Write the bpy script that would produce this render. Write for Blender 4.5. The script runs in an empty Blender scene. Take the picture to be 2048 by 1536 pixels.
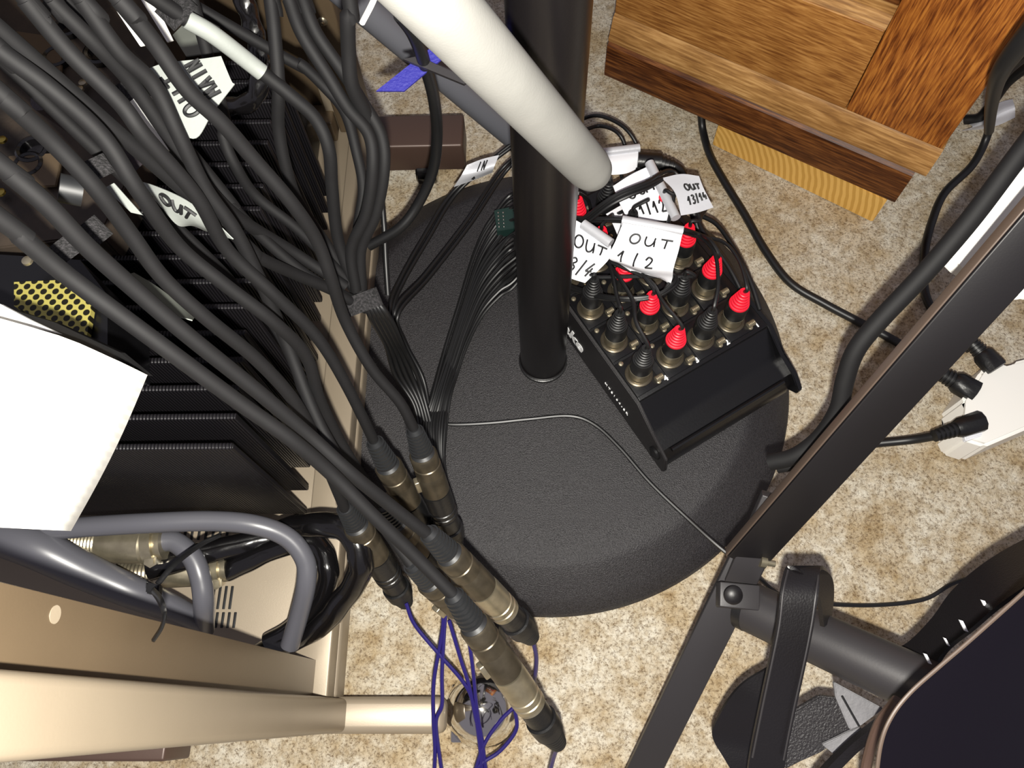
import bpy, bmesh, math, random
from mathutils import Vector as V, Matrix
random.seed(7)
SC = bpy.context.scene
C = SC.collection
PI = math.pi
# ---------------------------------------------------------------- camera, world, lights
F = 1550.0; H = 0.70
nad = V((51, -662, -1550)).normalized()
zc = -nad
xc = (V((1, 0, 0)) - zc * zc.x).normalized()
yc = zc.cross(xc)
R = Matrix((xc, yc, zc))                 # camera axes -> world
CAM = V((0, 0, H))
cd = bpy.data.cameras.new('camera'); cam = bpy.data.objects.new('camera', cd); C.objects.link(cam)
cd.sensor_width = 36; cd.lens = F / 2048 * 36; cd.clip_start = 0.01
cam.matrix_world = Matrix.Translation(CAM) @ R.to_4x4()
SC.camera = cam
w = bpy.data.worlds.new('World'); SC.world = w; w.use_nodes = True
w.node_tree.nodes['Background'].inputs[0].default_value = (0.9, 0.85, 1.0, 1)
w.node_tree.nodes['Background'].inputs[1].default_value = 0.26
ld = bpy.data.lights.new('phone_flash', 'POINT'); ld.energy = 30.0; ld.shadow_soft_size = 0.004; ld.color = (1.0, 0.965, 0.885)
lo = bpy.data.objects.new('phone_flash', ld); C.objects.link(lo); lo.location = CAM + R @ V((0.002, -0.022, 0.004))
SC.view_settings.view_transform = 'Standard'; SC.view_settings.look = 'None'
SC.view_settings.exposure = 0.0; SC.view_settings.gamma = 1.0
try: SC.view_settings.use_curve_mapping = False
except Exception: pass

def ray(px, py): return R @ V((px - 1024, 768 - py, -F))
def P(px, py, z=0.0):                    # place on the horizontal level z seen at that spot of the photo
    d = ray(px, py); return CAM + d * ((z - H) / d.z)
def D(px, py, dep, zmin=.004):           # place at a distance in front of the camera, never below the carpet
    d = ray(px, py); return CAM + d * min(dep / F, (zmin - H) / d.z)
# ---------------------------------------------------------------- materials
def s2l(c):
    return tuple(((x / 255) / 12.92 if x / 255 <= .04045 else ((x / 255 + .055) / 1.055) ** 2.4) for x in c) + (1,)
def mat(name, rgb, rough=.5, metal=0., bump=0., bscale=200., vary=0., vscale=30., rgb2=None, coat=0., spec=.5, fuzz=False):
    m = bpy.data.materials.new(name); m.use_nodes = True; nt = m.node_tree; N = nt.nodes; L = nt.links
    b = N['Principled BSDF']; b.inputs['Roughness'].default_value = rough; b.inputs['Metallic'].default_value = metal
    b.inputs['Base Color'].default_value = s2l(rgb); b.inputs['Specular IOR Level'].default_value = spec
    b.inputs['Coat Weight'].default_value = coat; b.inputs['Coat Roughness'].default_value = .05
    if fuzz:
        b.inputs['Sheen Weight'].default_value = .5; b.inputs['Sheen Roughness'].default_value = .6
    tc = N.new('ShaderNodeTexCoord')
    if vary or rgb2:
        n = N.new('ShaderNodeTexNoise'); n.inputs['Scale'].default_value = vscale; n.inputs['Detail'].default_value = 5
        L.new(tc.outputs['Object'], n.inputs['Vector'])
        r = N.new('ShaderNodeValToRGB'); c2 = s2l(rgb2) if rgb2 else tuple(x * (1 - vary) for x in s2l(rgb)[:3]) + (1,)
        r.color_ramp.elements[0].position = .35; r.color_ramp.elements[1].position = .65
        r.color_ramp.elements[0].color = c2; r.color_ramp.elements[1].color = s2l(rgb)
        L.new(n.outputs['Fac'], r.inputs['Fac']); L.new(r.outputs['Color'], b.inputs['Base Color'])
    if bump:
        n2 = N.new('ShaderNodeTexNoise'); n2.inputs['Scale'].default_value = bscale; n2.inputs['Detail'].default_value = 3
        L.new(tc.outputs['Object'], n2.inputs['Vector'])
        bp = N.new('ShaderNodeBump'); bp.inputs['Strength'].default_value = bump; bp.inputs['Distance'].default_value = .002
        L.new(n2.outputs['Fac'], bp.inputs['Height']); L.new(bp.outputs['Normal'], b.inputs['Normal'])
    return m
M = {}
M['cable'] = mat('black_rubber_cable', (10, 9, 11), .72, vary=.2, vscale=150, spec=.35)
M['cord'] = mat('thin_black_cord', (20, 20, 21), .42)
M['gloss'] = mat('glossy_black_sleeve', (13, 12, 13), .18, bump=.12, bscale=90, coat=.3)
M['greycable'] = mat('grey_cable_jacket', (78, 78, 84), .35)
M['blackplastic'] = mat('black_plastic', (20, 20, 21), .35, bump=.1, bscale=400)
M['boot'] = mat('rubber_boot', (28, 29, 31), .5)
M['darkboot'] = mat('dark_rubber_boot', (22, 22, 23), .45)
M['redboot'] = mat('red_rubber_boot', (232, 22, 48), .45)
M['nickel'] = mat('satin_nickel', (182, 172, 148), .34, .85, vary=.3, vscale=90)
M['darknickel'] = mat('dark_nickel', (98, 90, 76), .36, .75, vary=.35, vscale=90)
M['chrome'] = mat('chrome', (215, 212, 205), .1, 1.)
M['base'] = mat('textured_black_plastic', (52, 50, 52), .5, bump=.45, bscale=1100, rgb2=(24, 22, 24), vscale=900)
M['pole'] = mat('satin_black_paint', (15, 13, 14), .32, bump=.03, bscale=600)
M['box'] = mat('black_anodised_metal', (12, 12, 14), .32, bump=.05, bscale=500)
M['boxside'] = mat('matt_black_side', (32, 30, 31), .5, bump=.1, bscale=700)
M['white'] = mat('white_print', (245, 245, 245), .6)
M['silvertape'] = mat('silver_cloth_tape', (196, 197, 202), .38, .25, bump=.06, bscale=300)
M['greytape'] = mat('grey_cloth_tape', (140, 144, 140), .5, .1, bump=.06, bscale=300)
M['whitetape'] = mat('white_tape', (222, 222, 218), .6)
M['paper'] = mat('white_cloth_tape', (232, 233, 238), .45, bump=.06, bscale=300)
M['ink'] = mat('black_marker_ink', (12, 12, 14), .6)
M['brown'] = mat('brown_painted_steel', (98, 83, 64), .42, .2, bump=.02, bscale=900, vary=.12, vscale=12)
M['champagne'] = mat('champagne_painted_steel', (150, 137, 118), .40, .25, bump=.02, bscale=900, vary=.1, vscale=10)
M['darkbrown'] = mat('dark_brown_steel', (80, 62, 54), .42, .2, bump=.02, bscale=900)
M['velcro'] = mat('black_velcro', (48, 46, 48), .9, bump=1., bscale=900, rgb2=(8, 8, 9), vscale=700)
M['foam'] = mat('white_grey_foam_cover', (116, 115, 111), .85, bump=.04, bscale=900, vary=.16, vscale=30)
M['greytube'] = mat('grey_painted_tube', (92, 93, 99), .4)
M['blue'] = mat('blue_webbing', (38, 36, 130), .6, bump=.3, bscale=500)
M['bluecord'] = mat('dark_blue_cord', (30, 22, 88), .35)
M['leather'] = mat('black_leather', (17, 15, 17), .36, bump=.12, bscale=900)
M['grain'] = mat('pebbled_leather', (40, 38, 40), .45, bump=.6, bscale=700)
M['suede'] = mat('grey_suede', (118, 117, 120), .7, bump=.3, bscale=400, vary=.25, vscale=40)
M['guitar'] = mat('glossy_black_lacquer', (5, 3, 8), .25)
M['binding'] = mat('tan_binding_and_lit_edge', (74, 62, 54), .4)  # guitar binding; the same tan paints light onto the stand leg side
M['pedal'] = mat('matt_black_steel', (16, 14, 16), .45, .0, bump=.02, bscale=900)
M['stand'] = mat('grey_black_steel', (44, 42, 44), .45, .1, bump=.02, bscale=900)
M['whiteplastic'] = mat('white_plastic', (240, 238, 232), .4)
M['gear'] = mat('worn_dark_gear', (66, 56, 46), .6, bump=.1, bscale=400, rgb2=(36, 31, 28), vscale=25)
M['grey'] = mat('greenish_grey_tape', (120, 124, 116), .6, vary=.15)
M['purple'] = mat('aubergine_rubber', (42, 34, 40), .5, bump=.3, bscale=300)
M['gold'] = mat('gold_metal', (190, 170, 90), .35, 1.)
M['green'] = mat('green_board', (22, 44, 40), .5)

def carpet():
    m = bpy.data.materials.new('beige_carpet'); m.use_nodes = True; nt = m.node_tree; N = nt.nodes; L = nt.links
    b = N['Principled BSDF']; b.inputs['Roughness'].default_value = .95; b.inputs['Specular IOR Level'].default_value = .15
    tc = N.new('ShaderNodeTexCoord')
    def noise(s, d=4, r=.5, dist=0):
        n = N.new('ShaderNodeTexNoise'); n.inputs['Scale'].default_value = s; n.inputs['Detail'].default_value = d
        n.inputs['Roughness'].default_value = r; n.inputs['Distortion'].default_value = dist
        L.new(tc.outputs['Object'], n.inputs['Vector']); return n
    a = noise(22, 4, .6); f = noise(420, 5, .8, .25); g = noise(120, 4, .6, .2)
    r1 = N.new('ShaderNodeValToRGB'); e = r1.color_ramp.elements
    e[0].position = .36; e[0].color = s2l((208, 188, 154)); e[1].position = .60; e[1].color = s2l((238, 230, 212))
    L.new(a.outputs['Fac'], r1.inputs['Fac'])
    r2 = N.new('ShaderNodeValToRGB'); e = r2.color_ramp.elements
    e[0].position = .36; e[0].color = s2l((112, 88, 56)); e[1].position = .52; e[1].color = (1, 1, 1, 1)
    L.new(f.outputs['Fac'], r2.inputs['Fac'])
    r3 = N.new('ShaderNodeValToRGB'); e = r3.color_ramp.elements
    e[0].position = .3; e[0].color = s2l((200, 185, 160)); e[1].position = .6; e[1].color = (1, 1, 1, 1)
    L.new(g.outputs['Fac'], r3.inputs['Fac'])
    x = N.new('ShaderNodeMix'); x.data_type = 'RGBA'; x.blend_type = 'MULTIPLY'; x.inputs[0].default_value = .8
    L.new(r1.outputs['Color'], x.inputs[6]); L.new(r2.outputs['Color'], x.inputs[7])
    y = N.new('ShaderNodeMix'); y.data_type = 'RGBA'; y.blend_type = 'MULTIPLY'; y.inputs[0].default_value = .8
    L.new(x.outputs[2], y.inputs[6]); L.new(r3.outputs['Color'], y.inputs[7])
    L.new(y.outputs[2], b.inputs['Base Color'])
    bp = N.new('ShaderNodeBump'); bp.inputs['Strength'].default_value = .8; bp.inputs['Distance'].default_value = .003
    L.new(f.outputs['Fac'], bp.inputs['Height']); L.new(bp.outputs['Normal'], b.inputs['Normal'])
    return m
M['carpet'] = carpet()
def wood(name, c1, c2, c3, sc, rough=.42, ring=False, k=1.):
    m = bpy.data.materials.new(name); m.use_nodes = True; nt = m.node_tree; N = nt.nodes; L = nt.links
    b = N['Principled BSDF']; b.inputs['Roughness'].default_value = rough; b.inputs['Specular IOR Level'].default_value = .2
    tc = N.new('ShaderNodeTexCoord'); mp = N.new('ShaderNodeMapping'); mp.inputs['Scale'].default_value = sc
    L.new(tc.outputs['Object'], mp.inputs['Vector'])
    n = N.new('ShaderNodeTexNoise'); n.inputs['Scale'].default_value = 9 * k; n.inputs['Detail'].default_value = 6; n.inputs['Roughness'].default_value = .6
    L.new(mp.outputs[0], n.inputs['Vector'])
    n2 = N.new('ShaderNodeTexNoise'); n2.inputs['Scale'].default_value = 14; n2.inputs['Detail'].default_value = 3
    L.new(tc.outputs['Object'], n2.inputs['Vector'])
    src = n.outputs['Fac']
    if ring:
        wv = N.new('ShaderNodeTexWave'); wv.wave_type = 'RINGS'; wv.rings_direction = 'Y'; wv.inputs['Scale'].default_value = 55
        wv.inputs['Distortion'].default_value = 1.5; wv.inputs['Detail'].default_value = 1
        mp2 = N.new('ShaderNodeMapping'); mp2.inputs['Location'].default_value = (.15, 0, .02); L.new(tc.outputs['Object'], mp2.inputs['Vector'])
        L.new(mp2.outputs[0], wv.inputs['Vector']); src = wv.outputs['Fac']
    r = N.new('ShaderNodeValToRGB'); e = r.color_ramp.elements
    e[0].position = .36; e[0].color = s2l(c1); e[1].position = .64; e[1].color = s2l(c3)
    q = e.new(.5); q.color = s2l(c2)
    L.new(src, r.inputs['Fac'])
    r2 = N.new('ShaderNodeValToRGB'); e = r2.color_ramp.elements
    e[0].position = .35; e[0].color = (.72, .66, .60, 1); e[1].position = .6; e[1].color = (1, 1, 1, 1)
    L.new(n2.outputs['Fac'], r2.inputs['Fac'])
    x = N.new('ShaderNodeMix'); x.data_type = 'RGBA'; x.blend_type = 'MULTIPLY'; x.inputs[0].default_value = .15 if ring else .8
    L.new(r.outputs['Color'], x.inputs[6]); L.new(r2.outputs['Color'], x.inputs[7]); L.new(x.outputs[2], b.inputs['Base Color'])
    bp = N.new('ShaderNodeBump'); bp.inputs['Strength'].default_value = .25; bp.inputs['Distance'].default_value = .001
    L.new(n.outputs['Fac'], bp.inputs['Height']); L.new(bp.outputs['Normal'], b.inputs['Normal'])
    return m
M['wood_rail'] = wood('oak_rail', (120, 74, 34), (158, 108, 54), (186, 136, 76), (1.5, 22, 22), k=2.5)
M['wood_dark'] = wood('dark_oak_plinth', (60, 30, 14), (92, 52, 24), (128, 80, 40), (1.5, 22, 22), k=2.)
M['wood_light'] = wood('pale_oak_moulding', (130, 92, 52), (162, 120, 70), (190, 148, 94), (1.5, 22, 22), k=2.)
M['wood_stile'] = wood('red_oak_stile', (98, 50, 20), (152, 90, 38), (190, 124, 54), (22, 22, 1.5), k=2.5)
M['pine'] = wood('pine', (190, 146, 72), (206, 160, 84), (214, 170, 94), (1, 16, 16), .5, ring=True)
def patterned(name, rgb, rgbd, kind):
    m = mat(name, rgb, .4, .3); nt = m.node_tree; N = nt.nodes; L = nt.links; b = N['Principled BSDF']
    tc = N.new('ShaderNodeTexCoord')
    if kind == 'ribs':
        wv = N.new('ShaderNodeTexWave'); wv.bands_direction = 'X'; wv.inputs['Scale'].default_value = 150
        L.new(tc.outputs['Object'], wv.inputs['Vector'])
        bp = N.new('ShaderNodeBump'); bp.inputs['Strength'].default_value = .6; bp.inputs['Distance'].default_value = .001
        L.new(wv.outputs['Fac'], bp.inputs['Height']); L.new(bp.outputs['Normal'], b.inputs['Normal'])
        r = N.new('ShaderNodeValToRGB'); r.color_ramp.elements[0].color = s2l(rgbd); r.color_ramp.elements[1].color = s2l(rgb)
        L.new(wv.outputs['Fac'], r.inputs['Fac']); L.new(r.outputs['Color'], b.inputs['Base Color'])
    else:
        vo = N.new('ShaderNodeTexVoronoi'); vo.inputs['Scale'].default_value = 210; vo.inputs['Randomness'].default_value = 0.0
        mp = N.new('ShaderNodeMapping'); mp.inputs['Rotation'].default_value = (0, 0, PI / 4)
        L.new(tc.outputs['Object'], mp.inputs['Vector']); L.new(mp.outputs[0], vo.inputs['Vector'])
        r = N.new('ShaderNodeValToRGB'); r.color_ramp.elements[0].position = .36; r.color_ramp.elements[1].position = .42
        r.color_ramp.elements[0].color = s2l(rgbd); r.color_ramp.elements[1].color = s2l(rgb)
        vo.voronoi_dimensions = '2D'
        L.new(vo.outputs['Distance'], r.inputs['Fac']); L.new(r.outputs['Color'], b.inputs['Base Color'])
    return m
M['fin'] = patterned('ribbed_black_aluminium', (30, 28, 32), (12, 11, 13), 'ribs')
M['grille'] = patterned('perforated_brass_mesh', (176, 166, 88), (26, 24, 14), 'dots')
# ---------------------------------------------------------------- object helpers
def thing(name, label, cat, loc, group=None):
    o = bpy.data.objects.new(name, None); C.objects.link(o); o.empty_display_size = .02
    o.location = loc; o['label'] = label; o['category'] = cat
    if group: o['group'] = group
    return o
def tag(o, label, cat, group=None):
    o['label'] = label; o['category'] = cat
    if group: o['group'] = group
    return o
def root_of(o):
    while o.parent: o = o.parent
    return o
def link(name, bm, m, parent=None, smooth=True, angle=35, local=False):
    """one bmesh in world coordinates -> one mesh object"""
    bmesh.ops.recalc_face_normals(bm, faces=bm.faces)
    me = bpy.data.meshes.new(name)
    if parent is None:
        xs = [v.co for v in bm.verts]; n = len(xs)
        org = V((sum(v.x for v in xs) / n, sum(v.y for v in xs) / n, min(v.z for v in xs)))
    elif local: org = V((0, 0, 0))
    else: org = V(root_of(parent).location)
    if local is False:
        for v in bm.verts: v.co = v.co - org
    if smooth:
        for f in bm.faces: f.smooth = True
        for e in bm.edges:
            if len(e.link_faces) == 2 and e.calc_face_angle(0) > math.radians(angle): e.smooth = False
    bm.to_mesh(me); bm.free()
    ms = m if isinstance(m, (list, tuple)) else [m]
    for q in ms: me.materials.append(M[q] if isinstance(q, str) else q)
    o = bpy.data.objects.new(name, me); C.objects.link(o)
    if parent is None: o.location = org
    else: o.parent = parent
    return o
def cr(pts, n=8):
    """Catmull-Rom through points"""
    pts = [V(p) for p in pts]
    if len(pts) < 3: 
        return [pts[0].lerp(pts[1], i / n) for i in range(n + 1)]
    q = [pts[0] * 2 - pts[1]] + pts + [pts[-1] * 2 - pts[-2]]; out = []
    for i in range(1, len(q) - 2):
        a, b, c, d = q[i - 1], q[i], q[i + 1], q[i + 2]
        for k in range(n):
            t = k / n
            out.append(.5 * ((2 * b) + (c - a) * t + (2 * a - 5 * b + 4 * c - d) * t * t + (3 * b - a - 3 * c + d) * t ** 3))
    out.append(pts[-1]); return out
def frames(path):
    t0 = (path[1] - path[0]).normalized(); up = V((0, 0, 1)) if abs(t0.z) < .9 else V((1, 0, 0))
    nrm = (up - t0 * up.dot(t0)).normalized(); fr = []
    for i, p in enumerate(path):
        a = path[max(i - 1, 0)]; b = path[min(i + 1, len(path) - 1)]; t = (b - a)
        t = t.normalized() if t.length > 1e-9 else t0
        nrm = (nrm - t * nrm.dot(t)); nrm = nrm.normalized() if nrm.length > 1e-6 else V((1, 0, 0)); t0 = t
        fr.append((p, t, nrm, t.cross(nrm)))
    return fr
def add_sweep(bm, path, rad, sides=10, flat=1.0, caps=True, lump=None):
    fr = frames(path); rings = []
    for i, (p, t, a, b) in enumerate(fr):
        r = rad[i] if isinstance(rad, (list, tuple)) else rad
        ring = []
        for k in range(sides):
            an = 2 * PI * k / sides; rr = r * (lump(i, k) if lump else 1)
            ring.append(bm.verts.new(p + a * math.cos(an) * rr * flat + b * math.sin(an) * rr))
        rings.append(ring)
    for i in range(len(rings) - 1):
        for k in range(sides):
            bm.faces.new((rings[i][k], rings[i][(k + 1) % sides], rings[i + 1][(k + 1) % sides], rings[i + 1][k]))
    if caps and sides > 2:
        bm.faces.new(rings[0][::-1]); bm.faces.new(rings[-1])
def tube(name, pts, r, m, parent=None, sides=12, n=8, smoothpath=True, flat=1., lump=None, r2=None):
    path = cr(pts, n) if smoothpath else [V(p) for p in pts]
    rad = r if r2 is None else [r + (r2 - r) * i / (len(path) - 1) for i in range(len(path))]
    bm = bmesh.new(); add_sweep(bm, path, rad, sides, flat, lump=lump)
    return link(name, bm, m, parent)
def add_lathe(bm, a, axis, prof, seg=24, squash=None):
    """prof: list of (distance along axis, radius)"""
    a = V(a); ax = V(axis).normalized(); up = V((0, 0, 1)) if abs(ax.z) < .9 else V((0, 1, 0))
    u = (up - ax * up.dot(ax)).normalized(); v = ax.cross(u); rings = []
    for s, r in prof:
        rings.append([bm.verts.new(a + ax * s + (u * math.cos(2 * PI * k / seg) + v * math.sin(2 * PI * k / seg)) * max(r, 1e-5)) for k in range(seg)])
    for i in range(len(rings) - 1):
        for k in range(seg):
            bm.faces.new((rings[i][k], rings[i][(k + 1) % seg], rings[i + 1][(k + 1) % seg], rings[i + 1][k]))
    bm.faces.new(rings[0][::-1]); bm.faces.new(rings[-1])
def lathe(name, a, axis, prof, m, parent=None, seg=24):
    bm = bmesh.new(); add_lathe(bm, a, axis, prof, seg); return link(name, bm, m, parent)
def add_box(bm, o, ux, uy, uz, lo, hi, bev=0.):
    """box in a local frame o + x*ux + y*uy + z*uz"""
    o = V(o); vs = []
    for z in (lo[2], hi[2]):
        for x, y in ((lo[0], lo[1]), (hi[0], lo[1]), (hi[0], hi[1]), (lo[0], hi[1])):
            vs.append(bm.verts.new(o + ux * x + uy * y + uz * z))
    fs = [bm.faces.new([vs[i] for i in f]) for f in ((3, 2, 1, 0), (4, 5, 6, 7), (0, 1, 5, 4), (1, 2, 6, 5), (2, 3, 7, 6), (3, 0, 4, 7))]
    if bev:
        es = list({e for f in fs for e in f.edges})
        bmesh.ops.bevel(bm, geom=es, offset=bev, segments=3, affect='EDGES', profile=.5)
X, Y, Z = V((1, 0, 0)), V((0, 1, 0)), V((0, 0, 1))
def box(name, lo, hi, m, parent=None, bev=.001, o=(0, 0, 0), fx=X, fy=Y, fz=Z, local=False):
    bm = bmesh.new(); add_box(bm, o, fx, fy, fz, lo, hi, bev); return link(name, bm, m, parent, local=local)
def prism(name, poly, ext, m, parent=None, bev=0.):
    """closed outline of 3D points given a real thickness along ext"""
    bm = bmesh.new(); a = [bm.verts.new(V(p)) for p in poly]; b = [bm.verts.new(V(p) + V(ext)) for p in poly]; n = len(a)
    fs = [bm.faces.new(a), bm.faces.new(b[::-1])] + [bm.faces.new((a[i], b[i], b[(i + 1) % n], a[(i + 1) % n])) for i in range(n)]
    if bev: bmesh.ops.bevel(bm, geom=list(bm.edges), offset=bev, segments=2, affect='EDGES')
    return link(name, bm, m, parent)
class Sheet:
    """thin bent sheet through a grid of points"""
    def __init__(s, rows, n=6):
        rr = [cr(r, n) for r in rows]; cols = []
        for j in range(len(rr[0])): cols.append(cr([r[j] for r in rr], n))
        s.g = [[cols[j][i] for j in range(len(cols))] for i in range(len(cols[0]))]
        s.nr = len(s.g); s.nc = len(s.g[0])
    def at(s, u, v):
        x = min(max(u, 0), .9999) * (s.nc - 1); y = min(max(v, 0), .9999) * (s.nr - 1); i = int(y); j = int(x); fx = x - j; fy = y - i
        g = s.g; a = g[i][j].lerp(g[i][j + 1], fx); b = g[i + 1][j].lerp(g[i + 1][j + 1], fx); return a.lerp(b, fy)
    def nrm(s, u, v, side=None):
        e = .02; a = s.at(u + e, v) - s.at(u - e, v); b = s.at(u, v + e) - s.at(u, v - e); n = a.cross(b).normalized()
        if n.dot(CAM - s.at(u, v)) < 0: n = -n
        return n
    def mesh(s, name, m, parent, th=.0005):
        bm = bmesh.new(); n = []
        for i in range(s.nr):
            for j in range(s.nc): n.append(s.nrm(min(max(j / (s.nc - 1), .02), .98), min(max(i / (s.nr - 1), .02), .98)))
        A = [[bm.verts.new(s.g[i][j]) for j in range(s.nc)] for i in range(s.nr)]
        B = [[bm.verts.new(s.g[i][j] - n[i * s.nc + j] * th) for j in range(s.nc)] for i in range(s.nr)]
        for i in range(s.nr - 1):
            for j in range(s.nc - 1):
                bm.faces.new((A[i][j], A[i][j + 1], A[i + 1][j + 1], A[i + 1][j])); bm.faces.new((B[i][j], B[i + 1][j], B[i + 1][j + 1], B[i][j + 1]))
        for i in range(s.nr - 1):
            for j in (0, s.nc - 1): bm.faces.new((A[i][j], A[i + 1][j], B[i + 1][j], B[i][j]))
        for j in range(s.nc - 1):
            for i in (0, s.nr - 1): bm.faces.new((A[i][j], A[i][j + 1], B[i][j + 1], B[i][j]))
        return link(name, bm, m, parent)
GL = {'O': [[(.5 + .42 * math.sin(t * PI / 6), .5 + .5 * math.cos(t * PI / 6)) for t in range(13)]],
      'U': [[(.08, .95), (.1, .35), (.3, .02), (.6, .05), (.8, .4), (.85, .95)], [(.85, .6), (.92, 0)]],
      'T': [[(0, .93), (.98, 1)], [(.5, .95), (.45, 0)]],
      '1': [[(.1, .5), (.55, 1)], [(.55, 1), (.5, 0)]],
      '2': [[(.1, .75), (.35, 1), (.75, .85), (.6, .5), (.1, .05)], [(.1, .05), (.9, .08)]],
      '3': [[(.15, .9), (.5, 1), (.8, .8), (.4, .55)], [(.4, .55), (.85, .35), (.6, .02), (.1, .08)]],
      '4': [[(.5, 1), (.05, .35)], [(.05, .35), (.95, .4)], [(.7, .65), (.6, 0)]],
      '/': [[(.6, 1.1), (.35, -.1)]],
      'I': [[(.5, 1), (.45, 0)]],
      'N': [[(.1, 0), (.15, 1)], [(.15, 1), (.75, 0)], [(.75, 0), (.85, 1)]],
      'M': [[(.05, 0), (.15, 1)], [(.15, 1), (.45, .3)], [(.45, .3), (.8, 1)], [(.8, 1), (.95, 0)]],
      'A': [[(.05, 0), (.45, 1)], [(.45, 1), (.85, 0)], [(.2, .4), (.75, .4)]]}
def handwrite(name, sheet, lines, parent, r=.0005, m='ink', swap=None):
    """lines: (text, u0, v0, char width, char height, slant) with v measured down the sheet"""
    bm = bmesh.new()
    for text, u0, v0, cw, ch, gap, *rise in lines:
        dv = rise[0] if rise else 0
        for k, c in enumerate(text):
            for st in GL.get(c, []):
                pts = []
                dense = cr([V((a, b, 0)) for a, b in st], 4) if len(st) > 2 else [V((st[0][0], st[0][1], 0)).lerp(V((st[1][0], st[1][1], 0)), i / 4) for i in range(5)]
                for q in dense:
                    u = u0 + k * gap + q.x * cw; v = v0 - q.y * ch + k * dv
                    if swap: u, v = swap(u, v)
                    pts.append(sheet.at(u, v) + sheet.nrm(u, v) * .0004)
                add_sweep(bm, pts, r, 6)
    o = link(name, bm, m, parent); o['label'] = 'black marker handwriting'; return o
# ---------------------------------------------------------------- printed text
def print_text(name, body, o, ux, uy, size, m, parent, shear=0., bold=0.):
    cu = bpy.data.curves.new('tmp', 'FONT'); cu.body = body; cu.size = 1; cu.shear = shear; cu.offset = bold; cu.extrude = .01
    t = bpy.data.objects.new('tmp', cu); C.objects.link(t); bpy.context.view_layer.update()
    me = bpy.data.meshes.new_from_object(t.evaluated_get(bpy.context.evaluated_depsgraph_get()))
    bm = bmesh.new(); bm.from_mesh(me); bpy.data.objects.remove(t); bpy.data.curves.remove(cu); bpy.data.meshes.remove(me)
    ux = V(ux).normalized(); uy = V(uy).normalized(); un = ux.cross(uy)
    for v in bm.verts: v.co = V(o) + ux * v.co.x * size + uy * v.co.y * size + un * v.co.z * .02
    return link(name, bm, m, parent, smooth=False)
# ---------------------------------------------------------------- setting
bm = bmesh.new(); add_box(bm, (0, 0, 0), X, Y, Z, (-2.5, -2, -.03), (2.5, 3, 0)); fl = link('floor', bm, 'carpet', smooth=False)
fl['kind'] = 'structure'
# ---------------------------------------------------------------- wooden cabinet on a pine block
p0 = P(1789, 405, .04); p1 = P(1300, 190, .04)
cux = (p0 - p1).normalized(); cn = V((cux.y, -cux.x, 0))            # front runs along cux, faces cn
if cn.dot(CAM - p0) < 0: cn = -cn
cab = thing('cabinet', 'dark-stained wooden cabinet with panelled door raised on a pine block', 'cabinet', (p0.x, p0.y, .04))
cab.rotation_euler = (0, 0, math.atan2(cux.y, cux.x))
# local frame: x<0 to the left along the front, -y out of the front if cn is -y side, z up
cy = -1 if cn.dot(V((-cux.y, cux.x, 0))) < 0 else 1
def cbox(name, x0, x1, out0, out1, z0, z1, m, par=cab, bev=.0015):
    ys = sorted((cy * out0, cy * out1)); bm = bmesh.new(); add_box(bm, (0, 0, 0), X, Y, Z, (x0, ys[0], z0), (x1, ys[1], z1), bev)
    return link(name, bm, m, par, local=True)
def cprof(name, x0, x1, prof, m, x1b=None):
    bm = bmesh.new(); A = [bm.verts.new((x0, cy * o, z)) for o, z in prof]; B = [bm.verts.new((x1 , cy * o, z)) for o, z in prof]; n = len(A)
    bm.faces.new(A); bm.faces.new(B[::-1])
    for i in range(n): bm.faces.new((A[i], B[i], B[(i + 1) % n], A[(i + 1) % n]))
    return link(name, bm, m, cab, local=True)
W = .335
cprof('plinth', -W, .0, [(-.3, 0), (0, 0), (.001, .002), (.001, .042), (-.003, .046), (-.3, .046)], 'wood_dark')
cprof('moulding', -W, .010, [(-.3, .0465), (-.001, .0465), (.000, .050), (-.004, .062), (-.006, .072), (-.009, .076), (-.3, .076)], 'wood_light')
cbox('carcass', -W, .008, -.3, -.030, .0765, .5, 'wood_stile')
cbox('rail', -W, -.0855, -.029, -.008, .0765, .168, 'wood_rail')
cbox('stile', -.085, .008, -.029, -.0078, .0765, .5, 'wood_stile')
cbox('door_panel', -W, -.0855, -.029, -.018, .185, .5, 'wood_dark')
cprof('panel_bevel', -W, -.0855, [(-.018, .185), (-.018, .176), (-.0085, .1683), (-.0285, .1683), (-.0285, .185)], 'wood_light')
a = P(1424, 290, .0005); b = P(1744, 445, .0005); bk = V((-cux.y, cux.x, 0)) * .10
blk = prism('wood_block', [a, b, b + bk, a + bk], (0, 0, .038), 'pine', None, .0012); tag(blk, 'pale pine block wedged under the wooden cabinet', 'wood block')
# ---------------------------------------------------------------- round base with pole
BC = V((.0125, .312, 0))
st = thing('round_base_stand', 'black floor stand with heavy round base and thick upright pole', 'stand', BC)
prof = [(0.0, .2335), (.004, .2345), (.009, .2325), (.020, .2200), (.031, .2060), (.0365, .1985), (.0392, .1940), (.0402, .1890), (.0407, .1700), (.0424, .10), (.0440, .03), (.0442, .0001)]
lathe('base', BC, Z, prof, 'base', st, 128)
lathe('pole', P(1086, 722, .044), Z, [(-.001, .0206), (.0, .0212), (.004, .0214), (.0045, .0206), (.9, .0206)], 'pole', st, 48)
lathe('collar', P(1086, 722, .0445), Z, [(0, .0225), (.003, .0225), (.0035, .0215)], 'blackplastic', st, 48)
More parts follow.
